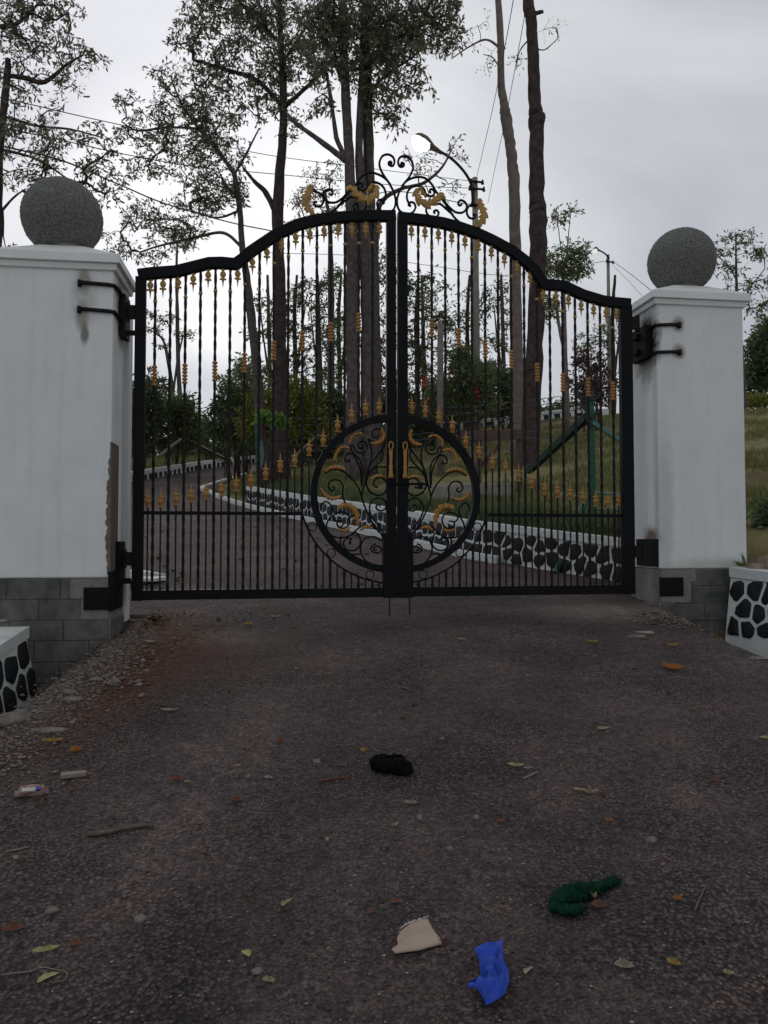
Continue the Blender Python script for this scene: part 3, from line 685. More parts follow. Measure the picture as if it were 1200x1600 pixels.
    for i in range(NB + 1):
        s = s1 + pt_ * (i - .5); up, dn = cuts(s)
        if i == 0 and sd_ < 0: s += .02
        if i == NB and sd_ > 0: s -= .02
        q = link('hanging_finial', FINT, o_, loc(sd_, s, top_t(sd_, s) - .042)); q.rotation_euler = (math.pi, 0, 0)
        t0 = interp(s, tab); link('finial', FIN, o_, loc(sd_, s, t0))
        m = MB()
        if up is not None: t0 = max(t0, up); m.tube([loc(sd_, s, up - .01), loc(sd_, s, t0 + .01)], .007, 5)
        else: m.tube([loc(sd_, s, TB + .03), loc(sd_, s, t0 + .01)], .0075, 5) if dn is None else m.tube([loc(sd_, s, TM), loc(sd_, s, t0 + .01)], .0075, 5)
        m.build('plain_bar', IRON2, o_)
        if dn is not None: m = MB(); m.tube([loc(sd_, s, TB + .03), loc(sd_, s, dn)], .0075, 5); m.build('plain_bar', IRON2, o_)
    # scrolls
    for fz, pts in SCR:
        st = [GP(*fz(*p)) for p in pts]; right = fz is ZC
        st = [(s if (sd_ > 0) == right else 2 * SC - s, t) for s, t in st]
        m = MB(); m.tube(catmull([loc(sd_, s, t) for s, t in st], 5), .0105 if right else .0082, 6); m.build('scroll', IRON, o_, True)
    for fz, pts, wd, lb in GLD:
        right = fz is ZC; st = [GP(*fz(*p)) for p in pts]; st = [(s if (sd_ > 0) == right else 2 * SC - s, t) for s, t in st]
        m = MB(); acanth(m, [loc(sd_, s, t, -.012) for s, t in st], wd * px2m / (6.667 if right else 8.276) * 1.05, lb); m.build('acanthus_leaf', GOLDD if right else GOLD, o_)
    # pull handle, lock case, drop bolt
    hx = GP(612 if sd_ < 0 else 637, 700)[0]; hx = (cp[0] + cp[1]) / 2 + sd_ * .012
    za, zb_ = GP(612, 748)[1], GP(612, 690)[1]
    m = MB(); m.lathe([(.020, 0), (.026, .01), (.018, .04), (.015, .07), (.019, .10), (.013, .115), (.016, .2), (.018, zb_ - za - .08)], loc(sd_, hx, za, -.055), 10, .6)
    m.tube([loc(sd_, hx + .018 * math.sin(a), zb_ - .045 - .036 * math.cos(a) * -1 * -1, -.06) for a in [2 * math.pi * i / 14 for i in range(15)]], .0075, 6, False)
    m.box(loc(sd_, hx, za + .02, -.04), (.008, .02, .01)); m.box(loc(sd_, hx, zb_ - .09, -.04), (.008, .02, .01)); m.build('pull_handle', GOLD, o_, True)
    pc = (GP(598, 850)[0], GP(618.3, 850)[0]) if sd_ < 0 else (GP(620.8, 850)[0], GP(644, 850)[0])
    m = MB(); t1_, t2_ = GP(619, 832)[1], TB - .048; m.box(loc(sd_, (pc[0] + pc[1]) / 2, (t1_ + t2_) / 2, -.006), ((pc[1] - pc[0]) / 2, .040, (t1_ - t2_) / 2)); m.build('kick_plate', IRON, o_)
    bx = GP(607, 940)[0] if sd_ < 0 else GP(638, 940)[0]
    m = MB(); m.tube([loc(sd_, bx, GP(607, 962 if sd_ < 0 else 957)[1] - .03, -.05), loc(sd_, bx, TB + .12, -.05)], .007, 6); m.build('drop_bolt', IRON2, o_)
m = MB(); a = GP(636, 757); c = GP(664, 757); m.tube([loc(1, a[0] - .16, a[1], -.045), loc(1, c[0], c[1], -.045)], .011, 7); m.box(loc(1, GP(655, 757)[0], a[1] - .012, -.045), (.02, .012, .03)); m.box(loc(1, a[0] - .04, a[1], -.036), (.05, .008, .04))
m.build('slide_bolt', IRON, leafs[1])
# hinge tongues on the stiles
for sd_, ys in ((-1, (488, 873)), (1, (505, 862))):
    for y in ys:
        m = MB(); t = GP(210 if sd_ < 0 else 987, y)[1]; x = (GP(210, 600)[0]) if sd_ < 0 else GP(987, 600)[0]
        m.box(loc(sd_, x + sd_ * .035, t), (.035, .02, .055)); m.tube([loc(sd_, x + sd_ * .065, t - .075), loc(sd_, x + sd_ * .065, t + .075)], .022, 8)
        m.build('hinge_pin', IRON2, leafs[sd_])

# ---------------------------------------------------------------- painted stone walls
def clip(poly, p, nrm):
    o = []; m = len(poly)
    for i in range(m):
        a, b = poly[i], poly[(i + 1) % m]; da = (a - p).dot(nrm); db = (b - p).dot(nrm)
        if da <= 0: o.append(a)
        if (da < 0 < db) or (db < 0 < da): o.append(a + (b - a) * (da / (da - db)))
    return o
def stones(parent, mapf, L_, H_, cw, ch, joint, seed, shear=0, depth=.014, inset=0, mat_=None):
    """irregular cells over a rectangle L_ x H_; mapf(u,v,out) gives local points"""
    rg = random.Random(seed); nx = max(1, round(L_ / cw)); ny = max(1, round(H_ / ch)); sd = {}
    for i in range(-1, nx + 1):
        for j in range(-1, ny + 1):
            u = (i + .5 + .5 * (j % 2) * .9 + rg.uniform(-.28, .28)) * L_ / nx; v = (j + .5 + rg.uniform(-.25, .25)) * H_ / ny
            sd[i, j] = Vector((u + shear * v, v))
    for (i, j), c in sd.items():
        if not (-.1 * cw < c.x < L_ + .1 * cw and 0 < c.y < H_): continue
        poly = [Vector((max(0, c.x - cw * 1.5), 0)), Vector((min(L_, c.x + cw * 1.5), 0)), Vector((min(L_, c.x + cw * 1.5), H_)), Vector((max(0, c.x - cw * 1.5), H_))]
        for a in (-2, -1, 0, 1, 2):
            for b_ in (-2, -1, 0, 1, 2):
                q = sd.get((i + a, j + b_))
                if q is None or (a == 0 and b_ == 0): continue
                d = q - c; poly = clip(poly, (q + c) / 2 - d.normalized() * joint / 2, d.normalized())
                if len(poly) < 3: break
            if len(poly) < 3: break
        if len(poly) < 3: continue
        for _ in range(2):
            m = len(poly); np_ = []
            for k in range(m):
                a, b_ = poly[k], poly[(k + 1) % m]; np_ += [a * .86 + b_ * .14, a * .14 + b_ * .86]
            poly = [v_ + Vector((rg.uniform(-.005, .005), rg.uniform(-.005, .005))) for v_ in np_]
            if len(poly) > 10: break
        cen = sum(poly, Vector((0, 0))) / len(poly)
        if max((p - cen).length for p in poly) < .03: continue
        m = MB(); n_ = len(poly); vs = [mapf(p.x, p.y, -.004) for p in poly] + [mapf(p.x, p.y, depth * .6) for p in poly] + [mapf(*(cen + (p - cen) * .8), depth) for p in poly]
        fs = [(k, (k + 1) % n_, n_ + (k + 1) % n_, n_ + k) for k in range(n_)] + [(n_ + k, n_ + (k + 1) % n_, 2 * n_ + (k + 1) % n_, 2 * n_ + k) for k in range(n_)] + [tuple(2 * n_ + k for k in range(n_))]
        m.add(vs, fs); m.build('stone', mat_ or BLACK_S, parent, True)
def wallrun(name, label, cat, pts, hts, cw, ch, joint, seed, batter=.15, thick=.25, cap=.10, shear=0, base_drop=.25, kerb=False):
    """pts: list of (x,y,zbase) along the foot of the visible face (camera side); hts: heights"""
    root = thing(name, label, cat, (pts[0][0], pts[0][1], pts[0][2])); O = Vector(pts[0])
    P3 = [Vector(p) - O for p in pts]; n_ = len(P3)
    nr = []
    for i in range(n_):
        d = P3[min(i + 1, n_ - 1)] - P3[max(i - 1, 0)]; q = Vector((d.y, -d.x, 0)).normalized()
        if q.dot(Vector((0, 0, 0)) - (P3[i] + O).xy.to_3d()) < 0: q = -q
        nr.append(q)
    def at(i, f):
        j = min(i + 1, n_ - 1); return P3[i].lerp(P3[j], f), nr[i].lerp(nr[j], f).normalized(), hts[i] + (hts[j] - hts[i]) * f
    vs = []; fs = []
    for i in range(n_):
        p, q, h = at(i, 0); b_ = batter * h
        vs += [p - Vector((0, 0, base_drop)) + q * 0, p + Vector((0, 0, h - cap)) - q * b_, p + Vector((0, 0, h - cap)) - q * (b_ + thick), p - Vector((0, 0, base_drop)) - q * (b_ + thick)]
    for i in range(n_ - 1):
        for k in range(4): fs.append((i * 4 + k, i * 4 + (k + 1) % 4, i * 4 + 4 + (k + 1) % 4, i * 4 + 4 + k))
    fs += [(3, 2, 1, 0), tuple((n_ - 1) * 4 + k for k in range(4))]
    m = MB(); m.add(vs, fs); m.build('wall_body', WHITE_W, root)
    vs = []
    for i in range(n_):
        p, q, h = at(i, 0); b_ = batter * h
        for z, o in ((h - cap, .02), (h, .02), (h, -thick - .01), (h - cap, -thick - .01)): vs.append(p + Vector((0, 0, z)) + q * (o - b_))
    m = MB(); m.add(vs, fs); m.build('coping', WHITE_W, root)
    ln = [(P3[i + 1] - P3[i]).length for i in range(n_ - 1)]; cum = [0]
    for x in ln: cum.append(cum[-1] + x)
    def mapf(u, v, o):
        u = min(max(u, 0), cum[-1] - 1e-4)
        for i in range(n_ - 1):
            if u <= cum[i + 1]: break
        p, q, h = at(i, (u - cum[i]) / ln[i]); hh = (h - cap) * v
        dn = .0 if not base_drop > .3 else .12 * (v - 1)
        return p + Vector((0, 0, hh + dn)) - q * (batter * h * ((hh + dn + base_drop) / (h - cap + base_drop))) + q * (o + .001)
    stones(root, mapf, cum[-1], 1.0, cw, ch / (sum(hts) / n_ - cap), joint, seed, shear) if False else None
    # work in metres along u and in fractions of the height in v
    Hm = sum(hts) / n_ - cap
    stones(root, lambda u, v, o: mapf(u, v / Hm, o), cum[-1], Hm, cw, ch, joint, seed, shear)
    return root
wp = [(2.50, 7.98), (1.88, 8.8), (1.46, 9.4), (1.01, 10.05), (.41, 11.3), (-.29, 12.6), (-1.77, 15.2), (-3.29, 18.2), (-3.42, 18.9)]
wallrun('painted_stone_wall', 'long low retaining wall of black stones in white joints behind the gate', 'wall', [(x, y, rz(y)) for x, y in wp], [.46] * 8 + [.4],   .185, .16, .034, 3, batter=.1, thick=.2, cap=.085, shear=-.35)
# small white kerb at the foot of that wall, running on round the bend
def kerb(name, label, pts, wd, ht, mat_, segs=None):
    root = thing(name, label, 'kerb', (pts[0][0], pts[0][1], land(*pts[0]) if name != 'road_kerb' else rz(pts[0][1]))); O = Vector(root.location)
    c = [Vector((p[0], p[1], 0)) for p in pts]; c = catmull(c, 5)
    m = MB(); run = []
    for i, p in enumerate(c):
        run.append(Vector((p.x, p.y, rz(p.y) + ht / 2 - .01)) - O)
    for a, b_ in zip(run, run[1:]): m.bar(a, b_ + (b_ - a).normalized() * .01, wd, ht)
    m.build('kerb_line', mat_, root); return root
kp = [(x - .06, y - .05) for x, y in wp[2:8]] + [(-4.6, 21.2), (-5.35, 23.4), (-5.85, 24.6), (-5.85, 26), (-5.75, 28), (-5.6, 31)]
kerb('road_kerb', 'thin white kerb line curling round the grassy bend past the stone wall', kp, .13, .09, WHITE_W)
# broken white kerb slabs just inside, at the left
root = thing('kerb_slab', 'broken white kerb slab on the ground behind the left gate post', 'kerb', tuple(Vector((-2.5, 8.2, rz(8.2)))))
m = MB(); m.add([(-.12, -.25, 0), (.16, -.32, 0), (.22, -.05, 0), (-.02, .0, 0), (-.12, -.25, .03), (.16, -.32, .03), (.22, -.05, .04), (-.02, .0, .04)], [(0, 1, 5, 4), (1, 2, 6, 5), (2, 3, 7, 6), (3, 0, 4, 7), (4, 5, 6, 7)])
m.add([(-.45, .4, 0), (-.02, .05, 0), (.15, .10, 0), (-.3, .62, 0), (-.45, .4, .09), (-.02, .05, .08), (.15, .10, .06), (-.3, .62, .09)], [(0, 1, 5, 4), (1, 2, 6, 5), (2, 3, 7, 6), (3, 0, 4, 7), (4, 5, 6, 7)])
m.add([(-.9, 1.3, 0), (-.4, .5, 0), (-.22, .62, 0), (-.7, 1.4, 0), (-.9, 1.3, .05), (-.4, .5, .05), (-.22, .62, .05), (-.7, 1.4, .05)], [(0, 1, 5, 4), (1, 2, 6, 5), (2, 3, 7, 6), (3, 0, 4, 7), (4, 5, 6, 7)])
m.build('slab', WHITE_W, root)
# far kerb wall on the outside of the bend: white with black blocks
def blockwall(label, pts, ht, blk, name='block_kerb_wall', zf=None, seed=1):
    zf = zf or (lambda x, y: rz(y)); c = catmull([Vector((x, y, 0)) for x, y in pts], 6)
    root = thing(name, label, 'wall', (c[0].x, c[0].y, zf(c[0].x, c[0].y))); O = Vector(root.location); m = MB(); cum = 0; rg = random.Random(seed); nxt = .2
    tops = []
    for a, b_ in zip(c, c[1:]):
        A_ = Vector((a.x, a.y, zf(a.x, a.y) + ht / 2 - .05)) - O; B_ = Vector((b_.x, b_.y, zf(b_.x, b_.y) + ht / 2 - .05)) - O
        m.bar(A_, B_ + (B_ - A_).normalized() * .015, .22, ht + .1)
        d = B_ - A_; L_ = d.length; x = d.normalized(); q = Vector((d.y, -d.x, 0)).normalized()
        if q.dot(Vector((-a.x, -a.y, 0))) < 0: q = -q
        while nxt < cum + L_:
            p = A_ + x * (nxt - cum) + q * .112 + Vector((0, 0, -.03)); wd = blk * rg.uniform(.7, 1.1)
            s = MB(); s.bar(p - x * wd * .36, p + x * wd * .36, .022, ht * rg.uniform(.5, .62)); s.build('stone', BLACK_S, root); nxt += blk * 1.12
        cum += L_
    m.build('wall_body', WHITE_W, root); return root
blockwall('white kerb wall with black blocks along the far side of the bend', [(-9.3, 24), (-9.1, 27), (-8.75, 30), (-8.2, 34), (-7.2, 38), (-6.0, 41), (-3, 44)], .36, .42)
blockwall('distant white and black kerb wall across the top of the grass slope', [(-4.2, 30.5), (-2, 31), (1, 30.6), (3.9, 30.2), (6.5, 30.3), (9, 30.8)], .34, .4, zf=ter, seed=4)
blockwall('short far kerb wall seen low between the bare trunk and right pillar', [(7.5, 36.5), (10, 36), (13, 36), (16, 36.5), (20, 37.5)], .30, .4, zf=ter, seed=7)
# drain wall on the left, flank wall on the right
wallrun('drain_wall', 'black and white painted stone wall along the drain at the left edge', 'wall', [(-2.56, 5.86, .46), (-2.50, 5.2, .40), (-2.48, 4.5, .32), (-2.48, 3.4, .2)], [.52, .50, .50, .50],   .20, .21, .042, 12, batter=.26, thick=.28, cap=.085, base_drop=.3)
fr = [P(1130, 990, 6.86), P(1200, 1004, 6.45)]; e2 = fr[1] + (fr[1] - fr[0]) * 3
tz = P(1143, 886, 6.92).z; tz2 = P(1200, 894, 6.6).z
wallrun('flank_wall', 'black and white painted stone wall beside the right gate pillar', 'wall', [tuple(fr[0]), tuple(fr[1]), tuple(e2)], [tz - fr[0].z, tz2 - fr[1].z, .5],   .16, .17, .032, 21, batter=.18, thick=.34, cap=.085, base_drop=.2)
# dark stone filler behind left pillar foot
# ---------------------------------------------------------------- bricks on the right flank wall
BRK = mat('pale_brick', (.26, .19, .15), .95, .1, var=(.36, .28, .23), vscale=30, bump=[('n', 60, .004)])
m = MB(); m.box((0, 0, .03), (.10, .05, .03)); bm_ = m.mesh('loose_brick', BRK)
for k, (px, py, Y, rzz, lab) in enumerate([(1187, 889, 6.85, .1, 'pale brick lying on the flank wall nearest the right pillar'), (1214, 888, 6.8, -.1, 'pale brick at the right edge of the photo on the flank wall'), (1205, 878, 6.9, .3, 'pale brick set a little further back behind the other two')]):
    p = P(px, py, Y); o = link('loose_brick', bm_, None, (p.x, p.y, p.z - .01)); o.rotation_euler = (0, 0, rzz); tag(o, lab, 'brick')

# ---------------------------------------------------------------- vegetation
def leafcloud(C, nper, spread, size, rg, flat=.7, droop=.35, twigs=False):
    """C: (n,3) twig ends -> leaves set along four short side twigs of each"""
    C = np.asarray(C); m = 4; nc_ = len(C)
    D = rg.normal(0, 1, (nc_, m, 3)); D[:, :, 2] = D[:, :, 2] * flat - .15; D /= np.linalg.norm(D, axis=2)[:, :, None]
    LN = spread * 1.7 * rg.uniform(.5, 1.25, (nc_, m, 1)); per = max(1, nper // m); tot = nc_ * m * per
    u = rg.uniform(.2, 1.05, (nc_, m, per, 1)); c = C[:, None, None, :] + D[:, :, None, :] * LN[:, :, None, :] * u; c[..., 2] -= (u[..., 0] ** 2) * spread * .35
    c = c.reshape(-1, 3) + rg.normal(0, 1, (tot, 3)) * spread * .16
    d = rg.normal(0, .8, (tot, 3)) + np.repeat(D.reshape(-1, 3), per, 0) * .9; d[:, 2] -= droop; d /= np.linalg.norm(d, axis=1)[:, None]
    q = rg.normal(0, 1, (tot, 3)); q -= d * (q * d).sum(1)[:, None]; q /= np.linalg.norm(q, axis=1)[:, None]
    s = size * 1.2 * rg.uniform(.55, 1.25, (tot, 1)); b_ = c + d * s; mI = c + d * s * .55
    V = np.stack([c, mI + q * s * .17, b_, mI - q * s * .17], 1).reshape(-1, 3)
    F = np.arange(tot * 4).reshape(-1, 4)
    if not twigs: return V, F
    a = np.repeat(C, m, 0); e = a + D.reshape(-1, 3) * LN.reshape(-1, 1); e[:, 2] -= spread * .3; w_ = np.cross(e - a, rg.normal(0, 1, e.shape)); w_ /= np.linalg.norm(w_, axis=1)[:, None] + 1e-9; mid = (a + e) / 2; mid[:, 2] += spread * .12
    T = np.stack([a - w_ * .004, mid - w_ * .003, e, mid + w_ * .003, a + w_ * .004], 1).reshape(-1, 3); TF = np.arange(len(a) * 5).reshape(-1, 5)
    return V, F, T, TF
def tree(name, label, cat, paths, blobs, Y, leaf=.12, nper=16, lm=None, bark=None, seed=1, dens=1.0, spread=.22, group=None, twig=.0075, jy=1.0):
    """paths: list of lists of (px,py,rpx[,dY]); blobs: (px,py,rx,ry[,dY]); Y distance"""
    rg = np.random.default_rng(seed); k = Y / 1200
    base = P(paths[0][0][0], paths[0][0][1], Y); gz = land(base.x, base.y); 
    root = thing(name, label, cat, (base.x, base.y, gz), 0, group); O = Vector((base.x, base.y, gz))
    nodes = []; rad = []; par = []; m = MB()
    for ip, pth in enumerate(paths):
        pts = []
        for j, q in enumerate(pth):
            p = P(q[0], q[1], Y + (q[3] if len(q) > 3 else 0)); pts.append((p, q[2] * k))
        if ip == 0: pts[0] = (Vector((pts[0][0].x, pts[0][0].y, gz - .15)), pts[0][1] * 1.25)
        cp_ = catmull([p for p, r in pts], 5); rs = []
        for i in range(len(cp_)): f = i / 5; i0 = min(int(f), len(pts) - 1); i1 = min(i0 + 1, len(pts) - 1); rs.append(pts[i0][1] + (pts[i1][1] - pts[i0][1]) * (f - i0))
        wob = [Vector((rg.normal() * .05 * r, rg.normal() * .05 * r, 0)) for r in rs]
        cp_ = [c + w_ for c, w_ in zip(cp_, wob)]; rs = [r * (1 + rg.normal() * .05) for r in rs]
        m.tube([c - O for c in cp_], rs, 10 if rs[0] > .06 else 6)
        for i in range(len(cp_)): 
            if i > len(cp_) * (.45 if ip == 0 else .1): nodes.append(cp_[i]); rad.append(rs[i]); par.append(-1)
    C = []
    for bq in blobs:
        px, py, rx, ry = bq[:4]; dY = bq[4] if len(bq) > 4 else 0
        cnt = max(3, int(rx * ry * k * k * 50 * dens * (bq[5] if len(bq) > 5 else 1)))
        c0 = P(px, py, Y + dY)
        for _ in range(cnt):
            d = rg.normal(0, 1, 3); d /= np.linalg.norm(d); r = rg.uniform(.25, 1) ** .6
            C.append((c0.x + d[0] * r * rx * k, c0.y + d[1] * r * max(rx, ry) * k * jy, c0.z + d[2] * r * ry * k))
    if C:
        C = np.array(C); NA = np.array([tuple(n_) for n_ in nodes]); seedn = len(nodes)
        d0 = np.min(np.linalg.norm(C[:, None] - NA[None], axis=2), axis=1); order = np.argsort(d0); C = C[order]
        A = np.zeros((seedn + 3 * len(C), 3)); A[:seedn] = NA; cnt = seedn; segs = []; parent = {}
        for c in C:
            dd = A[:cnt] - c; dist = np.linalg.norm(dd, axis=1) + .5 * np.maximum(dd[:, 2], 0)
            j = int(np.argmin(dist)); a = A[j]; L_ = np.linalg.norm(c - a)
            p1 = a + (c - a) * .35 + rg.normal(0, .06, 3) * L_ + np.array([0, 0, .05 * L_]); p2 = a + (c - a) * .7 + rg.normal(0, .06, 3) * L_ + np.array([0, 0, .06 * L_])
            A[cnt] = p1; A[cnt + 1] = p2; A[cnt + 2] = c; parent[cnt] = j; parent[cnt + 1] = cnt; parent[cnt + 2] = cnt + 1
            segs.append((j, cnt, cnt + 1, cnt + 2)); cnt += 3
        wgt = np.zeros(cnt)
        for s in segs: wgt[s[3]] += 1
        for i in range(cnt - 1, seedn - 1, -1): wgt[parent[i]] += wgt[i] if parent[i] >= seedn else 0
        rr = twig * np.maximum(wgt, 1) ** .48
        for s in segs:
            pr_ = rr[s[0]] if s[0] >= seedn else min(rad[s[0]] * .8, rr[s[1]] * 1.25)
            m.tube([Vector(A[i]) - O for i in s], [min(pr_, rr[s[1]] * 1.15), rr[s[1]], rr[s[2]], rr[s[3]] * .7], 4, False)
    m.build('trunk', bark or BARK, root, True)
    if len(C):
        V, F, T, TF = leafcloud(C - np.array(tuple(O)), int(nper * 1.9), spread * .8, leaf, rg, twigs=True); link('crown', npmesh('crown', V, F, lm or LEAF_D), root); tag(link('twigs', npmesh('twigs', T, TF, bark or BARK), root), kind='stuff')
    return root
def bush(name, label, cat, blobs, Y, leaf=.12, lm=None, seed=1, dens=60, spread=.14, flowers=None, group=None):
    rg = np.random.default_rng(seed); k = Y / 1200; c0 = P(blobs[0][0], blobs[0][1], Y); gz = land(c0.x, c0.y); O = Vector((c0.x, c0.y, gz))
    root = thing(name, label, cat, tuple(O), 0, group); C = []; m = MB()
    for bq in blobs:
        px, py, rx, ry = bq[:4]; c = P(px, py, Y + (bq[4] if len(bq) > 4 else 0)) - O; 
        for _ in range(max(6, int(dens * 5.0 * rx * ry * k * k))):
            d = rg.normal(0, 1, 3); d /= np.linalg.norm(d); r = rg.uniform(.3, 1) ** .5; lump = 1 + .28 * noise.noise(Vector(d * 2.3 + px))
            C.append((c.x + d[0] * r * rx * k * lump, c.y + d[1] * r * rx * k * lump, c.z + d[2] * r * ry * k * lump))
        for q in range(5):
            e = Vector(C[-1 - q]); m.tube([Vector((c.x * .5 + rg.normal() * .1, c.y * .5, -.1)), Vector((c.x * .8, c.y * .8, max(.1, e.z * .45))), e], [.025, .018, .008], 5)
    m.build('stem', BARKD, root, True); C = np.array(C)
    V, F = leafcloud(C, 30, spread * 1.3, leaf, rg, .8, .1); link('foliage', npmesh('foliage', V, F, lm or LEAF_G), root)
    if flowers:
        m = MB()
        for (px, py, dY, r) in flowers:
            p = P(px, py, Y + dY) - O
            for q in range(7):
                d = Vector(rg.normal(0, 1, 3)).normalized() * r * .62; p = P(px, py, Y + dY) - O + Vector(rg.normal(0, 1, 3)) * r * .5; s = Vector(rg.normal(0, 1, 3)).normalized() * r * .45; m.add([p, p + d + s, p + d * 1.2, p + d - s], [(0, 1, 2, 3)])
        m.build('blossom', FLOW, root)
    return root
FLOW = mat('red_petals', (.55, .02, .03), .6)

tree('leafy_tree', 'leafy tree at the left edge spreading over the left pillar', 'tree', [[(-25, 860, 9), (-18, 600, 8), (-4, 380, 7), (-2, 250, 6.5), (4, 190, 6), (11, 120, 5.5), (13, 92, 4)],
    [(11, 118, 3.5), (40, 122, 4), (70, 128, 3.5), (105, 100, 2), (130, 86, 1.2)], [(6, 182, 2.5), (60, 197, 2), (110, 202, 1.5), (160, 215, 1)], [(0, 42, 4), (28, 36, 3), (58, 8, 2)], [(-3, 232, 2.6), (60, 250, 2), (120, 290, 1.2)], [(-6, 340, 2.5), (20, 310, 1.6), (40, 295, 1)]],
    [(60, 8, 68, 28), (15, 60, 40, 25), (85, 70, 40, 22), (135, 82, 30, 18), (60, 100, 55, 20), (20, 130, 40, 30), (100, 135, 30, 18), (60, 165, 40, 15), (60, 225, 80, 18), (120, 255, 75, 26), (50, 260, 60, 22), (185, 295, 25, 10), (155, 310, 18, 12), (20, 385, 28, 22, 0, .6), (130, 200, 40, 10), (60, 40, 70, 30), (140, 230, 50, 16), (170, 270, 34, 14), (40, 200, 60, 22), (30, 30, 60, 36), (100, 10, 34, 20), (10, 200, 30, 20), (40, 285, 50, 20), (100, 300, 60, 18), (150, 90, 20, 14)], 13, leaf=.085, nper=14, seed=1, spread=.14, bark=BARKD, dens=1.7)
tree('slender_tree', 'slender leaning tree with open branches left of the gate crown', 'tree', [[(414, 722, 9), (406, 650, 8), (400, 560, 7.5), (393, 500, 7), (385, 430, 6), (378, 380, 5), (374, 320, 4.5), (366, 272, 4)],
    [(366, 272, 3.8), (340, 235, 3.4), (310, 200, 3), (285, 165, 2), (270, 130, 1.3)], [(311, 201, 2), (262, 199, 2), (215, 204, 1.6), (190, 190, 1)], [(380, 388, 3), (350, 364, 2.6), (310, 370, 2.2), (250, 384, 1.6), (218, 394, 1)], [(365, 275, 2), (385, 240, 1.8), (405, 200, 1)], [(372, 330, 2), (340, 340, 1.5), (300, 330, 1)]],
    [(195, 165, 24, 18), (195, 215, 30, 14), (240, 225, 40, 14), (262, 115, 28, 22), (270, 160, 30, 22), (250, 180, 30, 14), (330, 215, 50, 35), (350, 240, 40, 30), (300, 270, 60, 22), (340, 300, 50, 25), (250, 345, 60, 20), (290, 360, 40, 18), (200, 385, 35, 12), (270, 325, 25, 12), (320, 170, 45, 20), (180, 370, 20, 8), (230, 190, 40, 18), (290, 220, 50, 30), (310, 170, 40, 26), (220, 255, 40, 14), (350, 290, 46, 24), (225, 330, 40, 16), (310, 320, 40, 20), (240, 395, 40, 12)], 20, leaf=.11, nper=12, seed=2, spread=.17, dens=1.7)
tree('tall_tree', 'tall dark straight tree with dense crown left of the twin trunk', 'tree', [[(440, 728, 12), (438, 600, 11.5), (436, 450, 10.5), (434, 330, 9), (441, 230, 7), (443, 160, 6), (440, 80, 5), (436, 0, 4), (432, -70, 3)],
    [(433, 338, 5), (416, 302, 4.5), (398, 284, 3), (380, 262, 2)], [(442, 166, 4), (400, 125, 3.5), (350, 108, 3), (300, 92, 1.5)], [(443, 168, 3.5), (490, 126, 3), (520, 90, 2)], [(440, 70, 3), (400, 30, 2.4), (360, -10, 1.5)], [(440, 100, 3), (480, 40, 2)]],
    [(310, 22, 42, 32), (370, 30, 60, 40), (440, 30, 60, 40), (330, 80, 50, 26), (400, 90, 60, 32), (380, 135, 50, 24), (310, 120, 35, 20), (290, 55, 26, 24), (360, -5, 60, 24), (440, -10, 60, 24), (450, 200, 22, 16), (485, 70, 40, 34), (460, 100, 45, 40), (420, 160, 40, 18), (385, 180, 30, 14), (330, 150, 26, 12)], 19, leaf=.12, nper=12, seed=3, spread=.18, bark=BARKD, dens=1.9)
tree('twin_trunk_tree', 'big grey tree of fused straight trunks behind the gate seam', 'tree', [[(553, 752, 13), (552, 620, 12), (551, 500, 10.5), (548, 300, 9.5), (543, 200, 8), (538, 100, 7), (535, 0, 6), (534, -70, 5)],
    [(577, 752, 13, .1), (575, 600, 12, .1), (573, 450, 11, .1), (567, 330, 9.5, .1), (561, 230, 6.5, .1), (566, 100, 5, .1), (570, -60, 4, .1)], [(583, 745, 8, .4), (582, 500, 7, .4), (580, 300, 6.5, .4), (577, 180, 6, .4), (575, 50, 5, .4), (574, -60, 4, .4)], [(572, 320, 3.5, .5), (570, 200, 3.5, .5), (571, 60, 3, .5)],
    [(542, 252, 5), (500, 220, 4), (462, 192, 3), (440, 168, 2)], [(541, 250, 4), (526, 215, 4), (518, 160, 3.4), (508, 105, 2)], [(575, 90, 3.5), (620, 60, 3), (680, 30, 2)], [(577, 150, 3), (600, 120, 2.5), (640, 92, 1.5)], [(540, 140, 3), (510, 70, 2.5), (480, 20, 2)]],
    [(600, 25, 80, 38), (670, 40, 48, 38), (560, 80, 70, 45), (630, 100, 48, 36), (600, 155, 34, 30), (615, 185, 16, 18), (500, 50, 50, 40), (515, 110, 40, 30), (690, 15, 45, 22), (560, 30, 80, 40), (655, 130, 22, 16), (505, 160, 30, 16), (640, 10, 90, 30), (700, 60, 22, 22), (590, 120, 50, 30), (600, 60, 60, 40), (520, 20, 60, 30)], 17, leaf=.12, nper=12, seed=4, spread=.17, dens=2.1)
tree('forest_tree', 'thin tree whose sparse crown shows behind the scrolls and street lamp', 'tree', [[(590, 720, 6), (589, 500, 5), (588, 380, 4.5), (594, 320, 4), (625, 296, 3), (662, 286, 2.6), (690, 262, 2), (705, 235, 1)]],
    [(700, 222, 26, 12), (722, 248, 10, 8), (665, 255, 26, 14), (640, 240, 14, 10), (715, 285, 26, 16), (690, 310, 22, 10), (655, 275, 22, 10)], 21, leaf=.10, nper=10, seed=5, spread=.16, dens=.9)
tree('forest_tree', 'thin tree with round crown behind the left gold scrolls', 'tree', [[(516, 720, 6), (517, 560, 5.5), (517, 430, 5), (515, 350, 3.5), (508, 300, 2)]],
    [(505, 275, 36, 24), (480, 310, 34, 22), (520, 320, 26, 16), (470, 345, 34, 12), (530, 350, 20, 12)], 25, leaf=.11, nper=12, seed=6, spread=.22, dens=1.1)
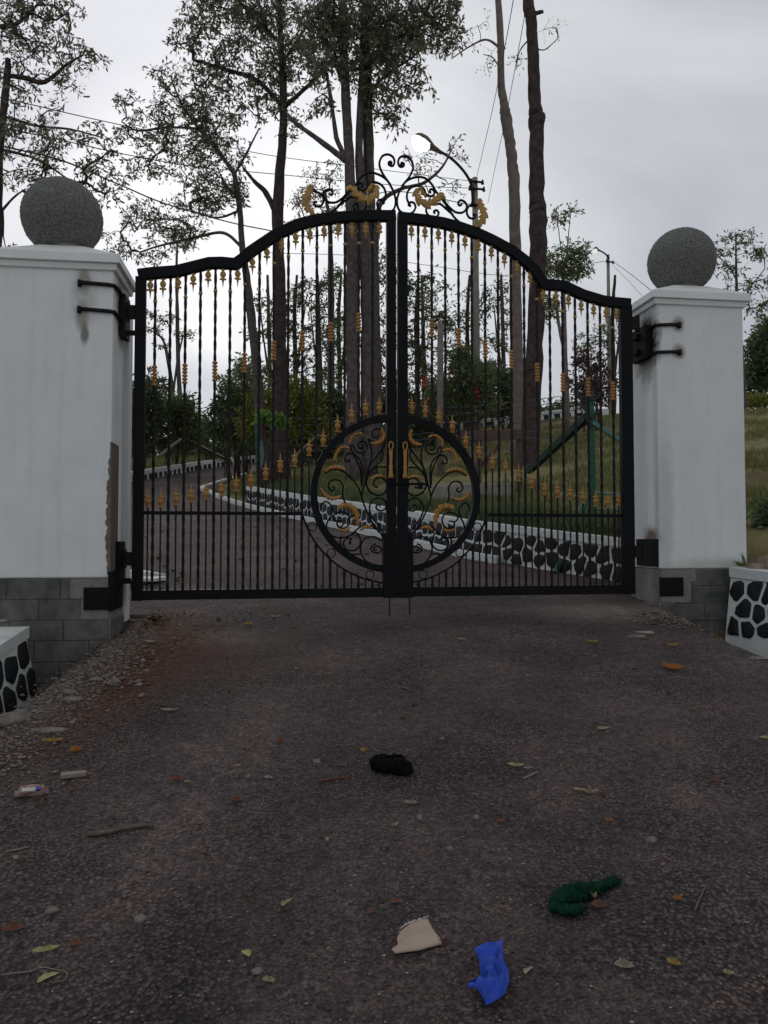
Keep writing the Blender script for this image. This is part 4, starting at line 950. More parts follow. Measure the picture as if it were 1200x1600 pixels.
tree('bare_tree', 'bent leafless grey trunk right of the light pole', 'tree', [[(811, 745, 11), (808, 600, 10), (806, 450, 9.5), (804, 300, 9), (801, 262, 9), (797, 225, 8.5), (790, 182, 9), (788, 165, 7), (783, 130, 6), (782, 60, 5.5), (777, -30, 5)],
    [(782, 75, 2), (760, 62, 1.6), (735, 72, 1.2), (705, 92, .7)], [(783, 110, 1.4), (770, 90, 1), (755, 85, .6)]], [(745, 45, 30, 22, 0, .35), (720, 70, 20, 14, 0, .35), (765, 85, 12, 12, 0, .3)], 18, leaf=.08, nper=7, seed=7, bark=BARKP, dens=.8, twig=.006)
tree('bare_tree', 'thick dark leafless trunk with knots, rightmost of the tall trunks', 'tree', [[(824, 748, 16), (829, 660, 14.5), (835, 560, 14), (840, 450, 13.5), (841, 345, 13.5), (841, 330, 13.8), (838, 305, 12), (838, 205, 12), (838, 185, 13.5), (836, 165, 10.5), (833, 90, 9), (830, 30, 9), (826, 12, 8.5), (826, -50, 8)],
    [(831, 24, 4), (840, 20, 3.2), (849, 18, 2.6)], [(832, 72, 1.2), (850, 78, .9), (872, 60, .6)], [(828, 60, 1.3), (812, 80, 1), (806, 110, .6)]], [(862, 45, 16, 18, 0, .5), (812, 90, 10, 14, 0, .4)], 16, leaf=.07, nper=6, seed=8, bark=BARKD, dens=1)
tree('round_tree', 'small round-crowned green tree left of the right pillar', 'tree', [[(886, 652, 4.5), (883, 560, 4), (881, 480, 3.5), (880, 430, 3)], [(884, 560, 3), (872, 500, 2.5), (868, 440, 2)], [(880, 420, 1), (876, 385, .8), (871, 345, .6)], [(884, 420, 1), (888, 370, .8), (892, 330, .6)]],
    [(880, 402, 42, 18), (905, 412, 26, 16), (862, 420, 30, 16), (872, 345, 8, 5, 0, 2), (868, 338, 5, 3, 0, 2), (892, 326, 9, 5, 0, 2), (860, 480, 14, 24), (895, 430, 16, 10)], 24, leaf=.13, nper=13, lm=LEAF_M, seed=9, spread=.26, dens=2.4, bark=BARKP)
tree('thin_tree', 'thin forked tree with flat umbrella crown in the left sky gap', 'tree', [[(274, 715, 4), (270, 620, 3.4), (262, 560, 2.6), (254, 530, 2), (240, 520, 1.2)], [(270, 620, 2), (278, 560, 1.8), (286, 525, 1.2)], [(288, 700, 4), (280, 600, 3.6), (277, 500, 3), (276, 425, 2.2), (277, 380, 1.4)]],
    [(258, 498, 26, 5), (290, 524, 20, 6), (240, 515, 18, 5), (250, 540, 10, 5), (232, 490, 12, 5), (285, 370, 24, 14)], 37, leaf=.14, nper=12, lm=LEAF_G, seed=10, spread=.2, dens=2.0)
BIG = 1.45
spec = [(421, 'first', 28, [(425, 470, 24, 8), (405, 520, 26, 8), (430, 500, 20, 8), (400, 580, 30, 10), (380, 600, 30, 9)]),
        (461, 'b', 27, [(470, 480, 34, 12), (480, 520, 34, 14), (455, 560, 30, 14), (470, 450, 22, 10)]),
        (499, 'c', 26, [(500, 450, 24, 12), (520, 490, 26, 14), (505, 540, 30, 14), (490, 590, 30, 14)]),
        (530, 'd', 29, [(535, 430, 24, 14), (540, 520, 24, 16), (525, 580, 26, 16)]),
        (592, 'e', 25, [(596, 440, 18, 22), (600, 500, 18, 22), (598, 570, 16, 20), (602, 400, 14, 12)]),
        (651, 'f', 24, [(650, 440, 24, 14), (660, 480, 28, 14), (645, 520, 24, 16), (665, 560, 26, 18), (690, 500, 16, 20)]),
        (662, 'g', 29, [(680, 450, 20, 10), (640, 470, 16, 10), (655, 600, 30, 18)]),
        (731, 'h', 30, [(725, 500, 22, 16), (745, 460, 18, 10), (710, 540, 20, 12), (765, 480, 18, 10), (760, 530, 16, 8)]),
        (786, 'i', 32, [(785, 540, 20, 8), (765, 575, 22, 8), (795, 500, 14, 12), (790, 450, 12, 16)]),
        (958, 'k', 34, [(940, 520, 34, 6), (965, 500, 24, 6), (925, 540, 24, 6)])]
labs = ['thin background tree just left of the dark straight trunk, layered foliage', 'background tree with layered branches right of the dark straight trunk', 'slim forked background tree midway between the two tall leafy trees', 'background tree close against the left of the twin trunk',
        'narrow leafy background tree seen just left of the gate seam', 'slim leafy tree first right of the gate seam', 'second slim tree right of the gate seam, paler and further off', 'background tree between the cut post and the light pole', 'faint small tree directly right of the light pole', 'flat-topped far tree behind the gate near the right hinge stile']
for i, (x, _, Y, bl) in enumerate(spec):
    bl = [(q[0], q[1], q[2] * BIG, q[3] * BIG) for q in bl]
    tree('thin_tree', labs[i], 'tree', [[(x, 712, 4.2), (x + 1, 600, 3.8), (x - 1, 500, 3.2), (x + (3 if i % 2 else -3), 430, 2)], [(x + 1, 600, 2.2), (x + (9 if i % 2 else -9), 530, 1.6), (x + (16 if i % 2 else -14), 480, 1)]], bl, Y, leaf=.15, nper=9, lm=LEAF_G if i % 3 else LEAF_M, seed=20 + i, spread=.22, dens=1.25, bark=BARKD if i % 2 else BARK, jy=.8)
tree('far_tree', 'sparse flat-branched tree rising behind the right pillar ball', 'tree', [[(1164, 650, 3), (1160, 560, 2.6), (1152, 470, 2.2), (1150, 400, 1.6), (1150, 370, 1)], [(1155, 480, 1.4), (1172, 450, 1.1), (1195, 420, .8)], [(1152, 440, 1.2), (1138, 415, .9), (1120, 400, .6)]],
    [(1150, 375, 36, 7), (1120, 395, 22, 6), (1188, 398, 26, 8), (1140, 420, 26, 6), (1190, 440, 30, 6), (1150, 450, 30, 5), (1178, 478, 20, 7), (1210, 470, 20, 8)], 30, leaf=.15, nper=9, lm=LEAF_G, seed=40, spread=.24, dens=2.2, bark=BARK)
bush('dark_tree', 'dense dark tree right of the right pillar', 'tree', [(1196, 555, 26, 40), (1180, 590, 22, 26), (1215, 520, 30, 30), (1188, 540, 16, 24)], 40, leaf=.26, seed=41, dens=16, spread=.3)
bush('hedge', 'yellow-green low hedge right of the right pillar', 'hedge', [(1185, 628, 22, 9), (1215, 626, 22, 10)], 33, leaf=.16, lm=LEAF_Y, seed=42, dens=50)
bush('red_leaf_tree', 'small dark red leaved tree above the green fence post', 'tree', [(925, 560, 20, 18), (935, 590, 26, 22), (912, 600, 16, 22), (940, 610, 22, 14)], 22, leaf=.15, lm=LEAF_R, seed=43, dens=26, spread=.14)
bushes = [('bush', 'dark green bush mass left of the gap, beside the left pillar', [(215, 650, 40, 48), (235, 610, 24, 26), (185, 640, 40, 60)], 30, LEAF_G),
          ('bush', 'rounded green bush left of the sky gap', [(262, 660, 40, 46), (300, 675, 26, 30), (285, 640, 26, 26)], 32, LEAF_M),
          ('bush', 'low pale bush at the bottom of the sky gap', [(335, 690, 30, 26), (318, 672, 20, 16)], 36, LEAF_M),
          ('bush', 'dark leafy bush right of the sky gap', [(375, 660, 36, 42), (365, 625, 26, 22), (345, 650, 20, 26)], 28, LEAF_G),
          ('bush', 'yellow-tinged bush right of the dark straight trunk', [(470, 645, 34, 40), (455, 612, 24, 22), (490, 670, 30, 24)], 22, LEAF_Y),
          ('bush', 'dark bush between the middle trunks above the iron circle', [(510, 660, 30, 44), (528, 640, 20, 30), (495, 630, 20, 24)], 24, LEAF_G),
          ('bush', 'bush behind the small lime plant left of the dark trunk', [(412, 630, 26, 34), (400, 660, 26, 26)], 25, LEAF_Y),
          ('bush', 'dark shrub bank right of the cut post', [(700, 625, 34, 26), (665, 650, 26, 26)], 27, LEAF_G),
          ('bush', 'round dark shrub behind the light pole foot', [(785, 608, 36, 30), (760, 590, 22, 24), (800, 630, 30, 20)], 28, LEAF_G),
          ('bush', 'low thicket behind the thick bare trunk near the skyline', [(860, 640, 20, 10), (895, 635, 24, 8)], 32, LEAF_G),
          ('bush', 'green bush right behind the gate seam above the iron circle', [(600, 655, 26, 34), (625, 630, 24, 26), (612, 600, 18, 20)], 26, LEAF_G),
          ('bush', 'layered green shrub directly left of the slim leaning tree', [(385, 575, 24, 12), (370, 600, 26, 12), (395, 620, 30, 18), (360, 628, 18, 12)], 31, LEAF_M),
          ('bush', 'dark mixed shrub between the dark trunk and the twin trunk low down', [(480, 695, 34, 18), (520, 690, 26, 20), (455, 690, 22, 20)], 25, LEAF_G),
          ('bush', 'dark shrub against the far kerb right of the iron circle', [(640, 665, 40, 22), (690, 655, 34, 18)], 24, LEAF_G),
          ('bush', 'low thicket closing the view beyond the far kerb at left', [(205, 700, 30, 24), (240, 705, 30, 22), (275, 700, 30, 22)], 42, LEAF_G),
          ('bush', 'low scrub under the sky gap beyond the far kerb', [(305, 705, 28, 16), (340, 706, 26, 16), (372, 700, 26, 20)], 43, LEAF_M),
          ('bush', 'scrub between the far kerb end and the dark straight trunk', [(400, 692, 24, 22), (425, 690, 24, 26), (450, 690, 22, 22)], 40, LEAF_G),
          ('bush', 'low scrub on the skyline behind the plank frame', [(740, 645, 40, 16), (790, 645, 34, 14), (830, 650, 24, 12)], 40, LEAF_G),
          ('bush', 'tangle of weeds at the right pillar foot', [(1190, 855, 16, 36), (1198, 800, 14, 26), (1204, 870, 20, 26)], 8.0, LEAF_G)]
for i, (nm, lab, bl, Y, lm) in enumerate(bushes): bush(nm, lab, 'bush', bl, Y, leaf=.19 if Y > 15 else .07, lm=lm, seed=60 + i, dens=22 if Y > 15 else 300, spread=.16 if Y > 15 else .05)
bush('hibiscus_bush', 'green hibiscus bush with red flowers right of the gate seam', 'bush', [(735, 590, 34, 30), (720, 565, 20, 20), (690, 610, 24, 22), (750, 625, 30, 18)], 23, leaf=.15, lm=LEAF_M, seed=80, dens=40,
     flowers=[(662, 595, -.9, .15), (668, 626, -.9, .11), (708, 587, -.9, .11), (744, 604, -1.0, .15), (746, 612, -1, .12), (744, 624, -1, .09)])
bush('lime_plant', 'bright lime-green leafy plant at the foot of the dark straight trunk', 'plant', [(425, 655, 18, 6), (412, 652, 10, 5), (440, 658, 8, 5)], 17.6, leaf=.13, lm=LEAF_L, seed=81, dens=60, spread=.05)
# grassy weeds along the top of the retaining wall, grass on the slopes
rg = np.random.default_rng(9)
def blades(n_, fn, h0, h1, mat_, name):
    pts = []
    while len(pts) < n_:
        q = fn()
        if q is not None: pts.append(q)
    B = np.array(pts); n_ = len(B); h = rg.uniform(h0, h1, (n_, 1)) * B[:, 3:4]; a = rg.uniform(0, 6.28, n_); d = np.stack([np.cos(a), np.sin(a), 0 * a], 1)
    w_ = .006 + .0005 * B[:, 1:2]; lean = rg.normal(0, .35, (n_, 3)); lean[:, 2] = 1
    V = np.stack([B[:, :3] - d * w_, B[:, :3] + d * w_, B[:, :3] + lean * h], 1).reshape(-1, 3)
    return tag(link(name, npmesh(name, V, np.arange(n_ * 3).reshape(-1, 3), mat_)), kind='stuff')
def gt_():
    Y = 8 + 24 * rg.random() ** 1.2; X = rg.uniform(interp(Y, EDGE) + .35, .55 * Y + 1)
    d = X - interp(Y, EDGE); c = noise.noise(Vector((X * .45, Y * .45, 0)))
    if c < rg.uniform(-.4, .25) and d > 1: return None
    return (X, Y, ter(X, Y) - .02, 1.0)
tag(blades(60000, gt_, .05, .13, GRASS, 'grass_on_terrace'), 'rough short grass on the slope behind the retaining wall', 'grass')
def gl_():
    Y = rg.uniform(9, 44); e = interp(Y, LEFT); X = e - .5 - 10 * rg.random() ** 1.5
    return (X, Y, rz(Y) - .02, 1.0)
tag(blades(26000, gl_, .12, .5, GRASS, 'grass_beside_road'), 'long grass growing beyond the bend in the road', 'grass')
def gw_():
    t = rg.random(); i = int(rg.integers(0, 7)); a = Vector(wp[i]); b_ = Vector(wp[i + 1]); p = a.lerp(b_, t) + WN * (.2 + .6 * rg.random() ** 1.5)
    return (p.x, p.y, ter(p.x, p.y) - .03, 1.0 if noise.noise(Vector((p.x * 2, p.y * 2, 5))) > -.1 else .4)
tag(blades(9000, gw_, .06, .24, LEAF_G, 'weeds_along_wall'), 'dark weeds growing behind the top of the retaining wall', 'weeds')
# weed tuft at the right pillar foot
m = MB(); c0 = P(1166, 886, 6.9); rw = random.Random(2)
root = thing('weed', 'small sprouting weed at the right foot of the white pillar', 'weed', tuple(c0))
for i in range(16):
    a = rw.uniform(math.pi * .35, math.pi * 1.15) ; L_ = rw.uniform(.05, .15); d = Vector((math.cos(a) * L_, -.05 * rw.random(), abs(math.sin(a)) * L_ * 1.1)); s = Vector((d.z, 0, -d.x)).normalized() * .008
    m.add([(0, -.01, 0), d * .5 + s, d, d * .5 - s], [(0, 1, 2, 3)])
m.build('leaves', LEAF_M, root)

# ---------------------------------------------------------------- poles, lamps, wires
def pole(label, px, top, bot, Y, rp, arm, head, lamp_r, wires, sd_seed):
    b_ = P(px, bot, Y); t = P(px - 3, top, Y); gz = land(b_.x, b_.y)
    root = thing('street_light', label, 'street light', (b_.x, b_.y, gz)); O = Vector((b_.x, b_.y, gz)); k = Y / 1200
    m = MB(); m.tube([Vector((0, 0, -.2)), (Vector((b_.x, b_.y, gz)).lerp(t, .5)) - O, t - O], [rp * k * 1.25, rp * k, rp * k * .8], 12); m.build('pole', CONC, root, True)
    m = MB(); ap = catmull([P(x, y, Y - .1) - O for x, y in arm], 6); m.tube(ap, rp * k * .42, 8); m.build('lamp_arm', IRON2, root, True)
    m = MB()
    for yy, hw in wires:
        m = MB(); a = P(px - hw, yy, Y - .12) - O; c = P(px + hw, yy + 2, Y - .12) - O; m.bar(a, c, .06, .05)
        for e in (a, c): m.tube([e + Vector((0, 0, -.06)), e + Vector((0, 0, .08))], [.05, .03], 7)
        m.build('crossarm', IRON2, root)
    return root, O
SHELL = mat('grey_brown_lamp_shell', (.12, .10, .09), .6, .3)
LAMPM = mat('lit_lamp_glass', (1, 1, .95), .3, emit=((1, .95, .80), 14))
r1, O1 = pole('concrete street light pole with lit lamp above the gate', 745, 278, 655, 24, 5.5, [(739, 322), (738, 300), (735, 285), (725, 268), (708, 250), (690, 238), (684, 234)], None, 0, [(283, 9), (294, 11), (320, 8)], 1)
# cobra head: shell and lit glass bowl
def head(root, O, a, b_, Y, s, lm_=None):
    A_ = P(*a, Y - .1) - O; B_ = P(*b_, Y - .1) - O; x = (B_ - A_); L_ = x.length; x.normalize(); y = Vector((0, 1, 0)); z = x.cross(y); z = z if z.z > 0 else -z; m = MB(); vs = []; n_ = 12; prof = [(0, .10), (.15, .16), (.3, .20), (.42, .30), (.6, .42), (.8, .42), (.93, .32), (1.0, .12)]
    for u, r in prof:
        for k in range(n_ + 1): q = math.pi * k / n_; vs.append(A_ + x * u * L_ + y * math.cos(q) * r * s + z * math.sin(q) * r * s * .75 + z * .0)
    for i in range(len(prof) - 1):
        for k in range(n_): j = i * (n_ + 1) + k; m.f.append((j, j + 1, j + n_ + 2, j + n_ + 1))
    m.v = [tuple(v) for v in vs]; m.f.append(tuple(range(n_, -1, -1)))
    for i in range(3): j = i * (n_ + 1); m.f.append((j, j + n_ + 1, j + 2 * n_ + 1, j + n_))
    m.build('lamp_shell', SHELL, root, True)
    m = MB(); c = A_ + x * .72 * L_ - z * .02 * s; vs = []; nr_ = 6
    for j in range(nr_ + 1):
        for k in range(16): f = math.cos(j / nr_ * math.pi / 2); q = 2 * math.pi * k / 16; vs.append(c + x * math.cos(q) * .30 * L_ * f + y * math.sin(q) * .38 * s * f - z * math.sin(j / nr_ * math.pi / 2) * .36 * s)
    m.add(vs, [(j * 16 + k, j * 16 + (k + 1) % 16, j * 16 + 16 + (k + 1) % 16, j * 16 + 16 + k) for j in range(nr_) for k in range(16)]); m.build('lamp_bowl', lm_ or LAMPM, root, True)
head(r1, O1, (690, 240), (646, 215), 24, .72)
r2, O2 = pole('thin far street light pole left of the right pillar', 953, 398, 640, 34, 3, [(952, 404), (946, 397), (938, 392), (934, 391)], None, 0, [(408, 5)], 2)
head(r2, O2, (938, 392), (927, 390), 34, .42, mat('pale_lamp_glass', (.6, .6, .58), .3, emit=((1, .97, .9), .7)))
def wire(label, pts, r=.012, grp=None):
    a = Vector(pts[0]); m = MB(); m.tube([Vector(p) - a for p in catmull(pts, 8)], r, 5); o = m.build('overhead_wire', CABLE, None, True, a); return tag(o, label, 'wire', grp)
wire('upper thin overhead wire running left from the lit pole', [P(736, 283, 23.9), P(570, 262, 22), P(430, 244, 20), P(320, 222, 18), P(165, 190, 15), P(60, 166, 13), P(-60, 138, 12)], .009)
wire('second thin overhead wire from the lit pole to upper left', [P(734, 294, 23.9), P(600, 288, 22), P(430, 272, 19.5), P(320, 262, 18), P(215, 245, 16), P(100, 220, 14), P(0, 198, 12.5), P(-60, 186, 12)], .010)
wire('thick black overhead cable passing above the left pillar ball', [P(737, 320, 23.9), P(600, 300, 22), P(510, 365, 20), P(400, 356, 18), P(270, 322, 15.5), P(190, 290, 14), P(100, 252, 12.5), P(20, 232, 11.5), P(-60, 215, 11)], .014)
wire('steep overhead wire from the lit pole to the top of the photo, left one', [P(745, 276, 23.9), P(757, 225, 21), P(774, 150, 17.5), P(795, 40, 14), P(812, -60, 12)], .008)
wire('steep overhead wire from the lit pole to the top of the photo, right one', [P(762, 318, 23.9), P(775, 255, 21), P(790, 185, 18), P(806, 100, 15), P(824, 0, 12.5), P(834, -60, 11)], .007)
wire('distant overhead wire crossing low behind the middle bars', [P(420, 395, 30), P(560, 400, 31), P(680, 416, 32), P(800, 430, 33), P(945, 408, 33.9)], .012)
wire('upper wire sloping from the far pole to the right pillar', [P(957, 408, 33.9), P(985, 428, 30), P(1015, 452, 27), P(1060, 490, 24)], .012)
wire('lower wire sloping from the far pole behind the right pillar', [P(957, 414, 33.9), P(980, 437, 31), P(1003, 462, 29), P(1050, 510, 26)], .008)
# cut post, wooden rail frame, slab
b_ = P(688, 745, 15.5); gz = ter(b_.x, b_.y); t = P(688, 505, 15.5)
m = MB(); m.tube([(0, 0, -.2), (0, 0, (t.z - gz) * .5), (.01, 0, t.z - gz)], [.066, .062, .06], 9); o = m.build('cut_post', BARKP, None, True, (b_.x, b_.y, gz)); tag(o, 'grey sawn-off wooden post standing on the grass right of the seam', 'post')
Yf = 12.2; a = P(719, 681, Yf); c = P(815, 679, Yf); gz = ter(c.x, c.y)
root = thing('wooden_frame', 'weathered wooden frame of one wide plank on two posts', 'frame', (c.x, c.y, gz)); O = Vector((c.x, c.y, gz))
m = MB(); m.bar(a - O, c - O, .05, .16); m.build('plank', WOOD, root)
for px, wd in ((748, .09), (811, .10)):
    q = P(px, 690, Yf + .06); m = MB(); m.bar((q.x - O.x, q.y - O.y, -.3), (q.x - O.x, q.y - O.y, q.z - O.z + .06), wd, .08, (1, 0, 0)); m.build('post', WOOD, root)
m = MB(); m.bar(P(780, 696, Yf) - O, P(742, 738, Yf + .1) - O, .05, .05); m.build('brace', WOOD, root)
a = P(676, 764, 12.6); c = P(800, 764, 12.0); gz = ter((a.x + c.x) / 2, 12.3); O = Vector(((a.x + c.x) / 2, 12.3, gz))
m = MB(); m.bar(Vector((a.x, a.y, gz + .02)) - O, Vector((c.x, c.y, gz + .02)) - O, .35, .34); o = m.build('concrete_block', CONC, None, False, O); tag(o, 'long grey concrete block lying on the grass below the wooden frame', 'block'); md = o.modifiers.new('bevel', 'BEVEL'); md.width = .02; md.segments = 2

# ---------------------------------------------------------------- barbed wire fence with braced green posts
Yp = 9.5; f0 = P(926, 775, Yp); gz = ter(f0.x, f0.y); root = thing('fence', 'barbed wire fence on braced green posts along the top of the retaining wall', 'fence', (f0.x, f0.y, gz)); O = Vector((f0.x, f0.y, gz))
def seg(nm, a, b_, wd, mt, tube=False):
    m = MB(); (m.tube([a - O, b_ - O], wd / 2, 8) if tube else m.bar(a - O, b_ - O, wd)); return m.build(nm, mt, root)
seg('post', Vector((f0.x, f0.y, gz - .2)), P(922, 612, Yp), .075, GREEN)
seg('brace', P(921, 648, Yp - .06), P(826, 736, Yp + 1.2), .085, DKGREEN); seg('brace', P(926, 660, Yp - .05), P(985, 698, Yp), .05, TEALP)
seg('rail', P(926, 770, Yp), P(985, 774, Yp), .035, TEALP, True); seg('rail', P(920, 795, Yp), P(985, 798, Yp), .03, TEALP, True)
q0 = P(868, 893, 8.62); seg('leaning_pipe', Vector((q0.x, q0.y, rz(8.62))), P(914, 782, 9.2), .07, GREEN, True); seg('leaning_pipe', P(905, 850, 8.8), P(916, 790, 9.2), .05, GREEN, True)
p1 = P(404, 735, 19.5); p1t = P(400, 655, 19.5); seg('post', p1, p1t, .09, GREEN); seg('brace', p1t, P(426, 674, 19.7), .09, IRON2); seg('post', P(413, 735, 19.4), P(410, 690, 19.4), .14, TEALP)
p2 = P(287, 735, 30); seg('post', p2, P(287, 682, 30), .10, IRON2); seg('brace', P(287, 685, 29.9), P(360, 721, 29), .10, IRON2); seg('brace', P(283, 686, 29.9), P(250, 711, 29), .08, CONC)
seg('brace', P(497, 680, 17), P(458, 716, 18.5), .05, CONC)
for i in range(7):
    a = P(924, 612 + i * 13, Yp); b_ = p1t + (p1 - p1t) * (i / 8); pts = []
    for j in range(19):
        f = j / 18; q = a.lerp(b_, f); q.z -= .10 * math.sin(math.pi * f) + .02 * math.sin(j * 7 + i * 3); pts.append(q - O)
    m = MB(); m.tube(pts, .0045, 4)
    for j in range(60):
        f = (j + .5) / 60 * 17.9; k_ = int(f); q = Vector(pts[k_]).lerp(Vector(pts[k_ + 1]), f - k_); e = Vector((.012, .01, .022)); m.tube([q - e, q + e], .003, 3, False)
    m.build('barbed_wire', CABLE, root)
rw = random.Random(7)
m = MB()
for k in range(9):
    c = P(rw.uniform(908, 928), rw.uniform(605, 655), Yp - .05) - O; R_ = rw.uniform(.06, .15); ax = rw.uniform(0, 3)
    m.tube([c + Vector((R_ * math.cos(a) * math.cos(ax), R_ * math.cos(a) * math.sin(ax) * .5, R_ * math.sin(a))) for a in [2 * math.pi * i / 14 * 1.0 for i in range(15)]], .008, 4, False)
m.build('wire_coil', CABLE, root)

# ---------------------------------------------------------------- loose stones, chips
def pebbles(n_, fn, s0, s1, name, mat_, label, flat=.55):
    V = []; F = []; oct_ = [(1, 0, 0), (-1, 0, 0), (0, 1, 0), (0, -1, 0), (0, 0, 1), (0, 0, -1)]; fc = [(0, 2, 4), (2, 1, 4), (1, 3, 4), (3, 0, 4), (2, 0, 5), (1, 2, 5), (3, 1, 5), (0, 3, 5)]
    rp_ = random.Random(hash(name) % 1000 if False else len(name))
    for i in range(n_):
        X, Y = fn(rp_); s = s0 + (s1 - s0) * rp_.random() ** 2.5; z = rz2(X, Y); b0 = len(V); a = rp_.uniform(0, 6.28); ca, sa = math.cos(a), math.sin(a); fx = rp_.uniform(.6, 1.5)
        for v in oct_:
            x, y, w_ = v[0] * fx * rp_.uniform(.7, 1.2), v[1] * rp_.uniform(.7, 1.2), v[2] * flat * rp_.uniform(.6, 1.1)
            V.append((X + s * (x * ca - y * sa), Y + s * (x * sa + y * ca), z + s * (w_ + .15)))
        F += [tuple(b0 + k for k in f) for f in fc]
    o = link(name, npmesh(name, V, F, mat_)); return tag(o, label, 'gravel', None, 'stuff')
PEB = leafmat('pale_gravel', (.05, .035, .028), (.20, .165, .14), 0.0); PEBD = leafmat('dark_asphalt_grit', (.02, .018, .018), (.10, .088, .082), 0.0); CHIP = leafmat('pale_litter_chips', (.12, .085, .06), (.38, .33, .27), 0.0); REDG = leafmat('red_brown_crumbs', (.05, .022, .014), (.27, .12, .055), 0.0)
def edge_l(r):
    Y = r.uniform(3.3, 6.1); return (-2.02 + r.gauss(0, .10) + (.0 if Y > 5 else .05) + abs(r.gauss(0, .11)) * (1 if Y < 5.6 else .4), Y)
pebbles(6500, edge_l, .003, .018, 'rubble_along_drain', PEB, 'pale rubble strewn along the broken road edge above the drain')
pebbles(240, lambda r: (-1.80 + r.gauss(0, .16), 5.05 + r.gauss(0, .25)), .010, .036, 'rubble_by_pillar', PEB, 'pale crushed rubble below the left pillar')
pebbles(900, lambda r: (2.55 + r.gauss(0, .25) + .3 * (6.8 - 6.6), 6.55 + r.gauss(0, .13) - .1), .005, .028, 'rubble_right', PEB, 'pale rubble on the shoulder below the right pillar')
pebbles(6500, lambda r: (lambda Y: (-1.78 + .22 * abs(Y - 4.6) + r.gauss(0, .12 + .14 * r.random()) + .14 * math.sin(Y * 3.1), Y))(5.1 + r.gauss(0, .72)), .003, .014, 'leaf_litter', REDG, 'red brown crumbled leaf litter along the left side of the road', .16)
def any_(r): Y = 1.9 + 5.3 * r.random() ** 1.3; return (r.uniform(-.55, .55) * Y, Y)
pebbles(9000, any_, .002, .0075, 'road_grit', PEBD, 'loose dark asphalt grit all over the road')
pebbles(500, lambda r: (-1.1 + r.gauss(0, .6), 5.2 + r.gauss(0, .7)), .003, .010, 'loose_leaf_crumbs', REDG, 'thin scatter of brown leaf crumbs on the middle left of the road', .16)
pebbles(3200, any_, .0015, .008, 'pale_chips', CHIP, 'tiny pale chips and leaf fragments all over the road', .25)
pebbles(500, lambda r: (r.uniform(-2.2, .6), 7.2 + 5 * r.random() ** 1.5), .006, .02, 'leaf_crumbs_inside', CHIP, 'crushed pale leaf fragments on the road inside the gate', .3)

# ---------------------------------------------------------------- fallen leaves
def leafmesh(L_, wd, curl, mat_, seed):
    r = random.Random(seed); n_ = 9; V = []; F = []; L_ *= .98; wd *= 1.12
    for i in range(n_ + 1):
        u = i / n_; w_ = wd * math.sin(math.pi * u) ** .8 * (1 - .35 * u) * r.uniform(.75, 1.12) + .0006; x = L_ * (u - .5); bend = .24 * L_ * math.sin(math.pi * u) * r.choice((1, 1))
        z = curl * (2 * u - 1) ** 2 * L_ * .55 + .003
        for k in (-1, -.5, 0, .5, 1): V.append((x, bend + k * w_ / 2, z + (k + .3) ** 2 * curl * w_ * .9 + r.uniform(-.0006, .0006)))
    for i in range(n_):
        for k in range(4): j = i * 5 + k; F.append((j, j + 1, j + 6, j + 5))
    return npmesh('fallen_leaf', V, F, mat_, True)
LC = {k: mat(k, c, .7, .25, var=tuple(x * .45 for x in c), vscale=40) for k, c in dict(cream=(.38, .32, .19), yellow=(.34, .23, .06), orange=(.34, .14, .03), brown=(.11, .06, .04), pale=(.30, .24, .19), rust=(.19, .08, .045), lime=(.40, .40, .17)).items()}
def drop(me, px, py, rz_, sc_=1, lab=None, grp=None, tilt=(0, 0)):
    p = hit(px, py); o = link('fallen_leaf', me, None, (p.x, p.y, rz2(p.x, p.y) + .004)); o.rotation_euler = (tilt[0], tilt[1], rz_); o.scale = (sc_,) * 3
    tag(o, lab, 'leaf', grp); return o
def dropg(lo, hi): pass
